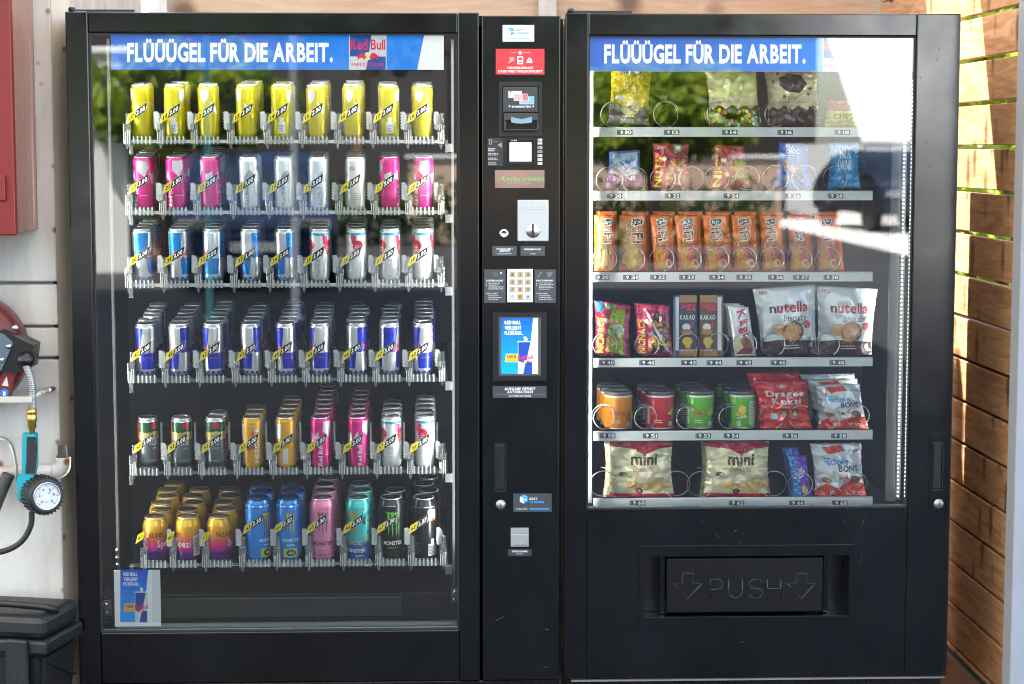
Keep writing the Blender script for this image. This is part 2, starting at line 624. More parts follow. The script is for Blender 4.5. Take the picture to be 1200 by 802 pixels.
class Art:
    """Flat print built from coloured polygons, in the coordinates of a surface function surf(u, v, lift)."""

    def __init__(s, flip=True):
        s.items = []
        s.flip = flip            # v runs downwards (pixels, or the height of a pack from its top)

    def poly(s, pts, col):
        s.items.append(([tuple(p) for p in pts], [list(range(len(pts)))], col))
        return s

    def rect(s, x0, y0, x1, y1, col):
        return s.poly([(x0, y0), (x1, y0), (x1, y1), (x0, y1)], col)

    def disc(s, x, y, rx, ry, col, n=18, a0=0, a1=360):
        k = n if a1 - a0 >= 360 else n + 1
        return s.poly([(x + rx * math.cos(R(a0 + (a1 - a0) * i / n)), y + ry * math.sin(R(a0 + (a1 - a0) * i / n))) for i in range(k)], col)

    def text(s, txt, x0, y0, x1, y1, col, bold=True, rot=0, shear=0.0, gap=0.07):
        """Fit the line into the box; rot is 0, 90 (reads upwards), -90 (reads downwards) or any angle about the box centre."""
        vs, fs = string2d(txt, bold, gap, shear)
        if not vs:
            return s
        a0, a1 = min(v[0] for v in vs), max(v[0] for v in vs)
        b0, b1 = min(v[1] for v in vs), max(v[1] for v in vs)
        cx, cy, w, h = (x0 + x1) / 2, (y0 + y1) / 2, abs(x1 - x0), abs(y1 - y0)
        q = abs(rot) == 90
        if q:
            w, h = h, w
        out = []
        for (a, b) in vs:
            p = ((a - a0) / max(a1 - a0, 1e-6) - 0.5) * w
            r = ((b - b0) / max(b1 - b0, 1e-6) - 0.5) * h
            t = R(rot)
            X, Yv = p * math.cos(t) - r * math.sin(t), p * math.sin(t) + r * math.cos(t)
            out.append((cx + X, cy - Yv) if s.flip else (cx + X, cy + Yv))
        s.items.append((out, fs, col))
        return s

    def barcode(s, x0, y0, x1, y1, n=14, vertical=True, seed=1):
        s.rect(x0, y0, x1, y1, (0.75, 0.75, 0.75))
        rnd = random.Random(seed)
        for i in range(n):
            a = (i + 0.2 + 0.2 * rnd.random()) / n
            b = a + (0.25 + 0.35 * rnd.random()) / n
            if vertical:
                s.rect(x0 + (x1 - x0) * a, y0 + (y1 - y0) * 0.08, x0 + (x1 - x0) * b, y1 - (y1 - y0) * 0.1, (0.03, 0.03, 0.03))
            else:
                s.rect(x0 + (x1 - x0) * 0.1, y0 + (y1 - y0) * a, x1 - (x1 - x0) * 0.1, y0 + (y1 - y0) * b, (0.03, 0.03, 0.03))
        return s

    def lines(s, x0, y0, x1, y1, n, col, seed=0, fill=0.45):
        """Rows of print too small to read."""
        rnd = random.Random(seed)
        for i in range(n):
            ya = y0 + (y1 - y0) * i / n
            yb = ya + (y1 - y0) / n * fill
            x = x0
            end = x0 + (x1 - x0) * (0.65 + 0.35 * rnd.random())
            while x < end:
                w = (x1 - x0) * (0.08 + 0.16 * rnd.random())
                s.rect(x, ya, min(x + w, end), yb, col)
                x += w + (x1 - x0) * 0.035
        return s

    def mb(s, surf, du=None, dv=None, lift0=0.0002, step=0.00002):
        out = MB()
        for k, (vs, fs, col) in enumerate(s.items):
            lift = lift0 + step * k
            if du or dv:
                bm = bmesh.new()
                bv = [bm.verts.new((v[0], v[1], 0)) for v in vs]
                for f in fs:
                    try:
                        bm.faces.new([bv[i] for i in f])
                    except ValueError:
                        pass
                for ax, d in ((0, du), (1, dv)):
                    if not d:
                        continue
                    lo, hi = min(v[ax] for v in vs), max(v[ax] for v in vs)
                    n = math.ceil(lo / d)
                    while n * d < hi - 1e-9:
                        if n * d > lo + 1e-9:
                            co = Vector((0, 0, 0))
                            co[ax] = n * d
                            no = Vector((0, 0, 0))
                            no[ax] = 1
                            bmesh.ops.bisect_plane(bm, geom=bm.verts[:] + bm.edges[:] + bm.faces[:], plane_co=co, plane_no=no)
                        n += 1
                bm.verts.index_update()
                out.add([surf(v.co.x, v.co.y, lift) for v in bm.verts], [[v.index for v in f.verts] for f in bm.faces], col)
                bm.free()
            else:
                out.add([surf(v[0], v[1], lift) for v in vs], fs, col)
        return out


def flat_surf(Y):
    def f(u, v, lift):
        p = P(u, v, Y)
        return (p.x, p.y - lift, p.z)
    return f


def pxbox(mb, x0, y0, x1, y1, Ya, Yb, b=0.0, col=None):
    """Box whose front face covers a pixel rectangle on plane Ya, reaching back to Yb."""
    a, c = P((x0 + x1) / 2, y0, Ya), P((x0 + x1) / 2, y1, Ya)
    l, r = P(x0, (y0 + y1) / 2, Ya), P(x1, (y0 + y1) / 2, Ya)
    return mb.box(l.x, r.x, Ya, Yb, c.z, a.z, col, b)


def pxrect(x0, y0, x1, y1, Y):
    a, c = P((x0 + x1) / 2, y0, Y), P((x0 + x1) / 2, y1, Y)
    l, r = P(x0, (y0 + y1) / 2, Y), P(x1, (y0 + y1) / 2, Y)
    return (l.x, r.x, c.z, a.z)


WHT, BLK, YEL = (0.80, 0.80, 0.80), (0.008, 0.008, 0.008), (0.60, 0.50, 0.004)

# ================================================================== the setting
def ground_mat():
    m, nt, b = node_mat('asphalt')
    N, L = nt.nodes, nt.links
    tc = N.new('ShaderNodeTexCoord')
    n1 = N.new('ShaderNodeTexNoise')
    n1.inputs['Scale'].default_value = 60
    n1.inputs['Detail'].default_value = 8
    n2 = N.new('ShaderNodeTexNoise')
    n2.inputs['Scale'].default_value = 0.7
    n2.inputs['Detail'].default_value = 5
    L.new(tc.outputs['Object'], n1.inputs['Vector'])
    L.new(tc.outputs['Object'], n2.inputs['Vector'])
    ad = N.new('ShaderNodeMath')
    ad.operation = 'ADD'
    L.new(n1.outputs[0], ad.inputs[0])
    L.new(n2.outputs[0], ad.inputs[1])
    rp = N.new('ShaderNodeValToRGB')
    rp.color_ramp.elements[0].position, rp.color_ramp.elements[1].position = 0.35, 0.75
    rp.color_ramp.elements[0].color = (0.022, 0.022, 0.024, 1)
    rp.color_ramp.elements[1].color = (0.055, 0.054, 0.053, 1)
    dv = N.new('ShaderNodeMath')
    dv.operation = 'MULTIPLY'
    dv.inputs[1].default_value = 0.5
    L.new(ad.outputs[0], dv.inputs[0])
    L.new(dv.outputs[0], rp.inputs[0])
    L.new(rp.outputs[0], b.inputs['Base Color'])
    b.inputs['Roughness'].default_value = 0.85
    return m


ASPHALT = ground_mat()
CONC = mat('pale_concrete', (0.70, 0.68, 0.64), 0.8, vary=0.15, vscale=1.2, bump=0.2, bscale=80)
FLOORM = mat('worn_brown_floor', (0.20, 0.10, 0.055), 0.7, vary=0.25, vscale=5)
RENDERW = mat('white_render', (0.80, 0.79, 0.76), 0.8, vary=0.04, vscale=2)
BEIGE = mat('beige_plaster', (0.58, 0.40, 0.29), 0.8, vary=0.08, vscale=2)


def sheet_mat():
    """Made-up translucent sheet: lets part of the sun through as fill light."""
    m = bpy.data.materials.new('sun_fill_canopy_sheet')
    m.use_nodes = True
    nt = m.node_tree
    nt.nodes.clear()
    d = nt.nodes.new('ShaderNodeBsdfDiffuse')
    d.inputs[0].default_value = (.6, .57, .52, 1)
    t = nt.nodes.new('ShaderNodeBsdfTranslucent')
    t.inputs[0].default_value = (.80, .72, .60, 1)
    x = nt.nodes.new('ShaderNodeMixShader')
    x.inputs[0].default_value = 0.25
    nt.links.new(d.outputs[0], x.inputs[1])
    nt.links.new(t.outputs[0], x.inputs[2])
    o = nt.nodes.new('ShaderNodeOutputMaterial')
    nt.links.new(x.outputs[0], o.inputs[0])
    return m


ROOFM = sheet_mat()
BARK = mat('tree_bark', (0.16, 0.10, 0.06), 0.85, vary=0.3, vscale=9, bump=0.5, bscale=20)


def leaf_mat(name, c1, c2):
    m, nt, b = node_mat(name)
    N, L = nt.nodes, nt.links
    gi = N.new('ShaderNodeNewGeometry')
    rp = N.new('ShaderNodeValToRGB')
    rp.color_ramp.elements[0].color = (*c1, 1)
    rp.color_ramp.elements[1].color = (*c2, 1)
    L.new(gi.outputs['Random Per Island'], rp.inputs[0])
    L.new(rp.outputs[0], b.inputs['Base Color'])
    b.inputs['Roughness'].default_value = 0.5
    tl = N.new('ShaderNodeBsdfTranslucent')
    L.new(rp.outputs[0], tl.inputs[0])
    mx = N.new('ShaderNodeMixShader')
    mx.inputs[0].default_value = 0.5
    L.new(b.outputs[0], mx.inputs[1])
    L.new(tl.outputs[0], mx.inputs[2])
    L.new(mx.outputs[0], nt.nodes['Material Output'].inputs['Surface'])
    return m


LEAF = leaf_mat('leaf_green', (0.15, 0.26, 0.012), (0.38, 0.44, 0.04))
LEAFD = leaf_mat('hedge_green', (0.02, 0.05, 0.012), (0.06, 0.10, 0.02))

g = MB().box(-400, 400, -400, 400, -0.05, 0.0)
tag(g.build('ground', ASPHALT), kind='structure')
g = MB().box(6.5, 30, -36, -21.5, 0.0, 0.012)
tag(g.build('pavement', CONC), kind='structure')
g = MB().box(-0.99, 1.49, -0.25, 1.75, 0.0, 0.006)
tag(g.build('machine_bay_floor', FLOORM), kind='structure')

# unseen canopy, shaped for light: rear edge admits sun, depth shades the yard
cr = MB()
cr.add([(-9.5, .90, 3.0), (1.75, .90, 3.0), (1.75, -14, 4.6), (-9.5, -14, 4.6)], [(0, 1, 2, 3)])
tag(cr.build('unseen_canopy', ROOFM), kind='structure')

# slatted board wall on the right, seen along its length
XW = 1.50
bw = empty('board_wall', (XW, 0.6, 0))
tag(bw, 'orange-brown slatted wooden board wall beside the snack machine', 'board wall')
PITCHB = 0.1215
zline = PZ(170, 0.35)            # a joint close to eye level
k0 = math.floor(-zline / PITCHB)
rb = random.Random(4)
for k in range(k0, k0 + 22):
    z0 = zline + k * PITCHB
    if z0 + 0.11 < 0.02 or z0 > 2.5:
        continue
    zt = z0 + PITCHB - (0.012 if z0 > 1.0 else 0.009)
    m = MB()
    y0 = -0.02 + rb.uniform(-0.004, 0.004)
    m.box(XW, XW + 0.022, y0, 1.72, max(z0, 0.012), zt, b=0.002)
    o = m.build('board', WOOD, bw, origin=(XW, 0.5, z0))
MB().box(XW + .061, XW + .066, .05, 1.70, .012, 1.02).build('gap_shade_sheet', GASKET, bw)  # black sheet added to make the lower gaps look shaded
# battens behind the boards
for yb in (0.9, 1.62):
    MB().box(XW + 0.0225, XW + 0.06, yb, yb + 0.05, 0, 2.5).build('batten', WOOD, bw)

post = MB()
xp = PX(1191, -.32, 500)
post.box(xp, xp + .15, -0.32, -0.25, 0.0, 3.05, b=0.004)
post.box(xp - .02, xp + .17, -0.34, -0.23, 0.0, 0.012)
po = post.build('canopy_post', POSTM)
tag(po, 'pale grey square steel post at the right edge of the picture', 'post')

# pale board wall behind the machines
bk = empty('rear_board_wall', (0.2, 1.75, 0))
tag(bk, 'pale sunlit spruce wall showing above both vending machines', 'board wall')
z = 0.012
k = 0
while z < 3.65:
    h = 0.142
    MB().box(-0.985, 1.56, 1.755, 1.778, z, z + h, b=0.002).build('board', WOODB, bk, origin=(0.2, 1.755, z))
    z += 0.146
    k += 1
for px in (642, 1112, 185):
    x = PX(px, 1.7, 5)
    MB().box(x - 0.03, x + 0.03, 1.70, 1.754, 0.012, 3.7, b=0.003).build('white_upright', OLDWHITE, bk)

# ------------------------------------------------------------------ what stands across the yard (seen mirrored in the glass)


def rx(px, D):
    return (px - 516) / FPX * D


def tree(name, label, x, y, trunk_h, crown, n, leaf, seed, trunk_r=0.14, lean=0.15, size=0.11, cat='tree', group=None):
    rnd = random.Random(seed)
    root = empty(name, (x, y, 0))
    tag(root, label, cat, group)
    t = MB()
    top = Vector((x + lean, y, trunk_h))
    path = [Vector((x, y, 0)).lerp(top, i / 5) + Vector((rnd.uniform(-.05, .05), rnd.uniform(-.05, .05), 0)) * (i > 0) for i in range(6)]
    t.tube(path, [trunk_r * (1 - 0.09 * i) for i in range(6)], 10)
    cx, cy, cz, ax, ay, az = crown
    clumps = []
    for i in range(26):
        th, ph = rnd.uniform(0, 6.283), math.acos(rnd.uniform(-1, 1))
        rr = rnd.uniform(0.45, 1.0)
        clumps.append(Vector((cx + ax * rr * math.sin(ph) * math.cos(th), cy + ay * rr * math.sin(ph) * math.sin(th), cz + az * rr * math.cos(ph))))
    for c in clumps[:12]:
        mid = top.lerp(c, 0.5) + Vector((0, 0, 0.1))
        t.tube([top - Vector((0, 0, 0.25)), mid, c], [trunk_r * 0.4, trunk_r * 0.25, 0.02], 6)
    t.build('trunk', BARK, root)
    vs, fs = [], []
    for i in range(n):
        c = rnd.choice(clumps)
        d = Vector((rnd.gauss(0, 1), rnd.gauss(0, 1), rnd.gauss(0, 0.8)))
        p = c + d * 0.26 * min(ax, az) * 0.8
        u = Vector((rnd.gauss(0, 1), rnd.gauss(0, 1), rnd.gauss(0, 1))).normalized()
        w = u.cross(Vector((rnd.gauss(0, 1), rnd.gauss(0, 1), rnd.gauss(0, 1)))).normalized()
        s = size * rnd.uniform(0.6, 1.2)
        b = len(vs)
        vs += [p - u * s, p + w * s * 0.4, p + u * s, p - w * s * 0.4]
        fs.append((b, b + 1, b + 2, b + 3))
    m = MB().add(vs, fs)
    m.build('crown', leaf, root)
    return root


tree('leafy_tree', 'leafy green tree with brown trunk mirrored above the yellow cans', rx(190, 24), -19, 1.35,
     (rx(212, 24), -19, 2.05, 1.15, .9, .62), 22000, LEAF, 3, lean=0.1, size=.14)
tree('leafy_tree', 'bright green tree mirrored in the top left of the snack machine glass', rx(770, 26), -21, 1.35,
     (rx(770, 26), -21, 2.05, 1.2, .9, .62), 22000, LEAF, 8, lean=-0.1, size=.14)
tree('leafy_tree', 'dark green tree standing between the two mirrored trees across the yard', rx(420, 34), -29, 3.0,
     (rx(420, 34), -29, 4.6, 1.6, 1.6, 1.7), 4200, LEAFD, 12, size=0.16)
# foliage seen through the gaps of the board wall
tree('garden_shrub', 'sunlit green shrub glimpsed through the gaps of the slatted wall', 2.35, 3.3, 1.0,
     (2.35, 3.3, 1.55, 0.85, 1.3, 1.4), 9000, LEAF, 21, trunk_r=0.05, size=0.09, cat='shrub')

# beige garden wall with a coping, hedge in front
gw = empty('garden_wall', (1.5, -26, 0))
tag(gw, 'low beige garden wall across the yard mirrored behind the second snack shelf', 'wall')
MB().box(-0.5, 5.4, -26.2, -26.0, 0, 1.33).build('wall_body', BEIGE, gw)
MB().box(-0.55, 5.45, -26.25, -25.95, 1.331, 1.39, b=0.01).build('coping', CONC, gw)
hd = MB()
rnd = random.Random(5)
for i in range(7000):
    p = Vector((rnd.uniform(-6.5, 5.2), -25.4 + rnd.gauss(0, 0.22), abs(rnd.gauss(0.45, 0.25))))
    u = Vector((rnd.gauss(0, 1), rnd.gauss(0, 1), rnd.gauss(0, 1))).normalized()
    w = u.cross(Vector((rnd.gauss(0, 1), rnd.gauss(0, 1), rnd.gauss(0, 1)))).normalized()
    s = rnd.uniform(0.05, 0.1)
    hd.add([p - u * s, p + w * s * .4, p + u * s, p - w * s * .4], [(0, 1, 2, 3)])
tag(hd.build('hedge', LEAFD), 'low dark green hedge in front of the beige garden wall', 'hedge')

# white hall added for glare: its roof tilts to throw sun into the glass
hs = empty('glare_hall', (14, -38, 0))
tag(hs, 'added white hall with a sun-facing roof mirrored right in the snack machine glass', 'hall')
hx0, hx1, hy = 8.40, 24.0, -33.5
MB().box(hx0, hx1, hy - 9, hy - .04, 0, 1.59).build('wall', RENDERW, hs)
WROOF = mat('glare_roof_white', (0.82, 0.82, 0.80), 0.55)
rf = MB()
rf.add([(hx0 - .1, hy, 1.60), (hx1, hy, 1.60), (hx1, hy - 8, 6.4), (hx0 - .1, hy - 8, 6.4), (hx0 - .1, hy, 1.66), (hx1, hy, 1.66), (hx1, hy - 8, 6.46), (hx0 - .1, hy - 8, 6.46)],
       [(0, 1, 2, 3), (7, 6, 5, 4), (0, 4, 5, 1), (1, 5, 6, 2), (2, 6, 7, 3), (3, 7, 4, 0)])
rf.build('roof', WROOF, hs)
PANE = mat('window_pane', (0.03, 0.04, 0.05), 0.08)
for wx in (10.2, 13.2, 16.2):
    w = MB().frame((wx - .6, wx + .6, .6, 1.4), (wx - .52, wx + .52, .68, 1.32), hy + .01, hy - .037)
    w = w.build('window', WHITEP, hs)
    MB().box(wx - .52, wx + .52, hy - .034, hy - .02, .68, 1.32).build('pane', PANE, w)

# dark barn added as backdrop so the glass mirrors little light
bn = empty('backdrop_barn', (0, -46, 0))
tag(bn, 'added dark brown backdrop barn on the far side of the yard', 'barn')
BARN = mat('dark_barn_timber', (0.035, 0.027, 0.022), 0.8, vary=0.3, vscale=3, stretch=(6, 1, 0.3))
MB().box(-14, rx(948, 50), -52, -44, 0, 6.5).build('wall', BARN, bn)
MB().prism([(-14.6, 6.51), (rx(948, 50) + .4, 6.51), (-2.3, 9.5)], -52.5, -43.4).build('roof', mat('barn_roof', (0.06, 0.04, 0.035), 0.8), bn)
for bx in (-9.5, -1.5):
    MB().box(bx - 1.7, bx + 1.7, -43.99, -43.93, 0, 3.6).build('gate', mat('barn_gate', (0.05, 0.045, 0.04), 0.8), bn)

# white gate pillars on the left of the yard
for (px, D, w, hgt, lb) in ((128, 24, 0.62, 2.6, 'thick white gate pillar mirrored at the left edge of the drinks machine glass'),
                            (300, 27, 0.25, 1.35, 'slim short white gate pillar right of the mirrored tree trunk')):
    x = rx(px, D)
    p = MB().box(x - w / 2, x + w / 2, -D + 5 - w / 2, -D + 5 + w / 2, 0, hgt).box(x - w / 2 - .05, x + w / 2 + .05, -D + 5 - w / 2 - .05, -D + 5 + w / 2 + .05, hgt + 0.001, hgt + .09, b=0.02)
    tag(p.build('gate_pillar', RENDERW), lb, 'pillar')

# slim poles
for (px, D, r, h, lb, m) in ((246, 17, 0.028, 4.5, 'thin turquoise pole mirrored behind the can tagged 12', mat('turquoise_paint', (0.10, 0.40, 0.42), 0.4)),
                             (346, 17, 0.035, 5.0, 'pale grey lamp pole mirrored left of the can tagged 15', mat('galvanised', (0.62, 0.65, 0.68), 0.45, 0.3))):
    x = rx(px, D)
    p = MB().lathe([(r * 2.2, 0), (r * 2.2, 0.03), (r, 0.05), (r * .8, h), (0, h + .02)], 12, origin=(x, -D + 5, 0))
    tag(p.build('pole', m), lb, 'pole')


def car(label, x, y, rot, paint, name='parked_car'):
    root = empty(name, (0, 0, 0))
    tag(root, label, 'car', 'cars parked across the yard')
    prof = [(-2.05, .32), (-2.1, .62), (-2.0, .86), (-1.75, .93), (-1.2, 1.36), (-.75, 1.45), (.35, 1.44), (.75, 1.3), (1.2, .98), (1.85, .84), (2.08, .62), (2.1, .32)]
    bm = bmesh.new()
    L_, R_ = [], []
    for (a, z) in prof:
        inn = 0.0 if z < 0.95 else 0.14
        L_.append(bm.verts.new((a, -0.86 + inn, z)))
        R_.append(bm.verts.new((a, 0.86 - inn, z)))
    bm.faces.new(L_)
    bm.faces.new(R_[::-1])
    n = len(prof)
    for i in range(n):
        j = (i + 1) % n
        bm.faces.new((L_[j], L_[i], R_[i], R_[j]))
    bmesh.ops.bevel(bm, geom=bm.edges[:], offset=0.05, segments=2, affect='EDGES')
    MB().frombm(bm).build('body', paint, root)
    gl = mat('car_window', (0.02, 0.03, 0.05), 0.05)
    MB().prism([(.42, 1.38), (.72, 1.25), (1.10, 1.0), (-1.55, 1.0), (-1.15, 1.3), (-.75, 1.38)], -0.795, 0.795).build('side_window', gl, root)
    def slab(a, b, w):
        (x0, z0), (x1, z1) = a, b
        return MB().add([(x0, -w, z0), (x0, w, z0), (x1, w * .93, z1), (x1, -w * .93, z1)], [(0, 1, 2, 3)])
    slab((1.185, 1.005), (.80, 1.292), .62).build('windscreen', gl, root)
    slab((-1.70, .985), (-1.245, 1.345), .62).build('rear_window', gl, root)
    for sx in (-1.3, 1.3):
        for sy in (-1, 1):
            wh = MB().lathe([(0.20, -.1), (0.3, -.1), (0.325, -.07), (0.325, .07), (0.3, .1), (0.2, .1)], 24, axis='y', origin=(sx, sy * .78, .325))
            wh = wh.build('wheel', RUBBER, root)
            MB().lathe([(0.0, -.085), (0.2, -.09), (0.205, .0), (0.2, .09), (0, .085)], 16, axis='y', origin=(sx, sy * .78, .325)).build('rim', ALU, wh)
    for sy in (-1, 1):
        MB().box(2.04, 2.11, sy * .62 - .17, sy * .62 + .17, .64, .76, b=.02).build('headlight', STEEL, root)
        MB().box(-2.11, -2.03, sy * .64 - .13, sy * .64 + .13, .68, .82, b=.02).build('tail_light', mat('tail_red', (0.4, .01, .01), .2), root)
    MB().box(2.075, 2.118, -.26, .26, .42, .52).build('number_plate', WHITEP, root)
    root.location = (x, y, 0.012)
    root.rotation_euler = (0, 0, rot)
    return root


car('dark car mirrored in the right edge of the snack machine glass', rx(1046, 36), -31, R(84), mat('dark_car_paint', (0.02, 0.025, 0.04), 0.25, 0.3, coat=0.6))
car('dark blue car mirrored below the tree in the left of the drinks machine glass', rx(292, 22), -17.5, R(84), mat('blue_car_paint', (0.006, 0.018, 0.055), 0.25, 0.3, coat=0.6)).location.z = 0.0

# ================================================================== drinks vending machine
ZT = PZ(15)
ZB = 0.0
YB = 0.70                 # back of the cabinets
dm = empty('drinks_vending_machine', (PX(370), 0.35, 0))
tag(dm, 'black vending machine with six shelves of drink cans and a payment column', 'vending machine')
xL, xSL, xSR, xR = PX(84.5), PX(110.5), PX(537.5), PX(561.8)
xC0, xC1 = PX(565.0), PX(656.0)
zGT, zGB = PZ(39.5), PZ(738)
zDB = PZ(797)             # lower edge of the doors


def cabinet(parent, x0, x1, xi0, xi1, z0i, z1i):
    """Shell behind the door and its dark lining."""
    MB().box(x0 + .004, x0 + .03, .055, YB, .06, ZT - .004).build('side_panel', BLACK, parent)
    MB().box(x1 - .03, x1 - .004, .055, YB, .06, ZT - .004).build('side_panel', BLACK, parent)
    MB().box(x0 + .0305, x1 - .0305, .055, YB, ZT - .03, ZT - .004).build('top_panel', BLACK, parent)
    MB().box(x0 + .0305, x1 - .0305, .055, YB, .06, .09).build('base_panel', BLACK, parent)
    MB().box(x0 + .0305, x1 - .0305, YB - .03, YB - .001, .0905, ZT - .0305).build('back_panel', INNER, parent)
    for fx in (x0 + .08, x1 - .08):
        for fy in (.12, .60):
            MB().lathe([(.028, 0), (.028, .01), (.014, .015), (.014, .0598)], 12, origin=(fx, fy, 0)).build('foot', BLACK2, parent)


# door frame
def door(parent, x0, xi0, xi1, x1, zt, zi1, zi0, zb):
    MB().box(x0, xi0, 0, .05, zb, zt, b=.003).build('door_stile', BLACK, parent)
    MB().box(xi1, x1, 0, .05, zb, zt, b=.003).build('door_stile', BLACK, parent)
    MB().box(xi0 + .0005, xi1 - .0005, .002, .05, zi1, zt - .001, b=.003).build('door_rail', BLACK, parent)
    gk = MB().frame((xi0, xi1, zi0, zi1), (xi0 + .004, xi1 - .004, zi0 + .004, zi1 - .004), .008, .03)
    gk.build('window_seal', GASKET, parent)
    MB().box(xi0 + .0042, xi1 - .0042, .016, .021, zi0 + .0042, zi1 - .0042).build('window_glass', GLASS, parent)
    pin = MB().lathe([(.009, 0), (.009, .010), (.004, .012), (0, .012)], 12, origin=(x0 + .014, .02, zt + .0005))
    pin.box(x0 + .014, x0 + .17, .012, .028, zt + .0006, zt + .006)
    pin.build('hinge_pin', BLACK2, parent)


door(dm, xL, xSL, xSR, xR, ZT, zGT, zGB, zDB)
MB().box(xSL + .0005, xSR - .0005, .002, .05, zDB + .001, zGB, b=.003).build('door_lower_panel', BLACK, dm)
cabinet(dm, xL, xC1, xSL, xSR, zGB, zGT)
MB().box(xL + .01, xC1 - .01, .02, .054, .05, zDB - .006, b=.003).build('kick_plate', BLACK, dm)

MB().box(xC1 + .001, PX(661.5) - .001, .06, .07, .06, ZT - .012).build('gap_shade_strip', GASKET, dm)  # black strip added as shade in the open gap between the machines
# lining of the display space
li0, li1 = xSL - .020, xSR + .020
MB().box(li0 - .012, li0, .056, YB - .031, zGB - .02, zGT + .02).build('lining_side', INNER, dm)
MB().box(li1, li1 + .012, .056, YB - .031, zGB - .02, zGT + .02).build('lining_side', INNER, dm)
MB().box(li0, li1, .056, YB - .031, zGT + .021, zGT + .03).build('lining_top', INNER, dm)
MB().box(li0, li1, .056, YB - .031, zGB - .03, zGB - .021).build('lining_floor', INNER, dm)
# lamp strips behind the stiles
MB().box(xSL - .018, xSL - .007, .0505, .062, PZ(650), zGT - .02).build('light_strip', LEDM, dm)
MB().box(xSR + .007, xSR + .018, .0505, .062, PZ(650), zGT - .02).build('light_strip', LEDM, dm)
MB().box(xSL + .06, xSR - .06, .040, .0495, zGT - .012, zGT - .0045).build('light_strip', LEDM, dm)  # unseen top strip, added to brighten the can lids

# uprights that carry the shelves
for (pa, pb) in ((132, 135), (529.5, 532.5)):
    m = MB()
    x0, x1 = PX(pa, .09), PX(pb, .09)
    m.box(x0, x1, .085, .10, zGB + .06, zGT - .01)
    m.build('shelf_upright', mat('dark_upright', (.022, .023, .023), .5, .2), dm)
for py in (645, 654, 662):
    p = P(137, py, .083)
    MB().lathe([(.0045, 0), (.0045, -.003), (0, -.004)], 10, axis='y', origin=(p.x, .0845, p.z)).build('screw', STEEL, dm)

# delivery trough below the last shelf
MB().box(li0 + .002, li1 - .002, .105, .40, PZ(728, .105), PZ(694, .105), b=.004).build('delivery_trough', INNER, dm)
MB().box(li0 + .02, PX(470, .10), .098, .1045, PZ(722, .10), PZ(698, .10), b=.003).build('trough_plate', BLACK2, dm)
MB().box(xSL + .035, xSR - .006, .040, .060, PZ(732.5, .04), PZ(729, .04)).build('trough_edge_strip', mat('edge_metal', (.22, .23, .23), .4, .6), dm)
MB().box(xSL + .006, xSR - .006, .034, .039, PZ(736.5, .034), PZ(733.5, .034)).build('trough_edge', mat('dark_zinc', (.08, .085, .085), .45, .7), dm)
for (a, b, c, d) in ((119, 704, 130, 722), (529, 690, 536, 706)):
    m = MB()
    pxbox(m, a, b, c, d, .05, .056, .001)
    m.build('bracket', mat('dark_zinc', (.08, .085, .085), .45, .7), dm)
    for (sx, sy) in ((.5, .25), (.5, .75)):
        p = P(a + (c - a) * sx, b + (d - b) * sy, .049)
        MB().lathe([(.004, 0), (.004, -.002), (0, -.003)], 10, axis='y', origin=(p.x, .0495, p.z)).build('screw', STEEL, dm)

# header poster behind the glass
BL1, BL2, CYB = (0.0, 0.115, 0.58), (0.0, 0.21, 0.76), (0.0, 0.26, 0.85)
REDL, CREAM, NAVY = (0.62, 0.005, 0.06), (0.80, 0.62, 0.22), (0.004, 0.05, 0.30)


def bulls(a, x, y, w, h, yellow=CREAM, red=REDL):
    """Emblem: two charging bulls before a pale sun."""
    a.disc(x, y, w * .17, h * .5, yellow, 16)
    for s in (-1, 1):
        pts = [(.08, .05), (.16, -.32), (.24, -.42), (.33, -.30), (.40, -.12), (.48, -.05), (.50, .12), (.45, .05), (.42, .25), (.47, .45), (.40, .42), (.36, .22), (.26, .18), (.20, .32), (.12, .42), (.14, .28), (.06, .25)]
        a.poly([(x + s * p[0] * w, y + p[1] * h) for p in pts], red)


def header(parent, x0, x1, y0, y1, tx0, tx1, cx0, cx1, wx):
    MB().box(PX(x0, .034, 60), PX(x1, .034, 60), .0345, .0375, PZ(y1, .034), PZ(y0, .034)).build('header_board', WHITEP, parent)
    a = Art()
    W = x1 - x0
    a.rect(x0, y0, x1, y1, BL1)
    for i in range(1, 6):
        t = i / 6
        a.rect(cx0 - (cx0 - x0) * (0.55 * (1 - t)), y0, wx - 3, y1, tuple(BL1[j] + (BL2[j] - BL1[j]) * t for j in range(3)))
    a.poly([(wx, y0), (x1, y0), (x1, y1), (wx - 8, y1)], (.80, .80, .82))
    # the can between the lettering and the pale wedge
    a.rect(cx0, y0, cx1, y1, (.55, .57, .60))
    w, h = cx1 - cx0, y1 - y0
    a.poly([(cx0 + 1, y0), (cx0 + .6 * w, y0), (cx0 + .52 * w, y0 + .62 * h), (cx0 + 1, y0 + .62 * h)], NAVY)
    a.poly([(cx0 + .52 * w, y0 + .62 * h), (cx1 - 1, y0 + .62 * h), (cx1 - 1, y1), (cx0 + .45 * w, y1)], NAVY)
    a.text('Red Bull', cx0 + 1.5, y0 + .13 * h, cx1 - 1.5, y0 + .43 * h, REDL, gap=.05)
    bulls(a, cx0 + w * .5, y0 + .61 * h, w * .62, h * .24)
    a.text('ENERGY DRINK', cx0 + 3, y0 + .80 * h, cx1 - 3, y0 + .90 * h, REDL, gap=.2)
    a.text('FLÜÜÜGEL FÜR DIE ARBEIT.', tx0, y0 + 4.4, tx1, y1 - 8.6, (.86, .86, .86), bold='heavy', gap=.06)
    a.mb(flat_surf(.0345)).build('header_print', HEADGLOW, parent, colors=True)


header(dm, 130, 520, 41, 82, 149, 390, 409, 453, 497)

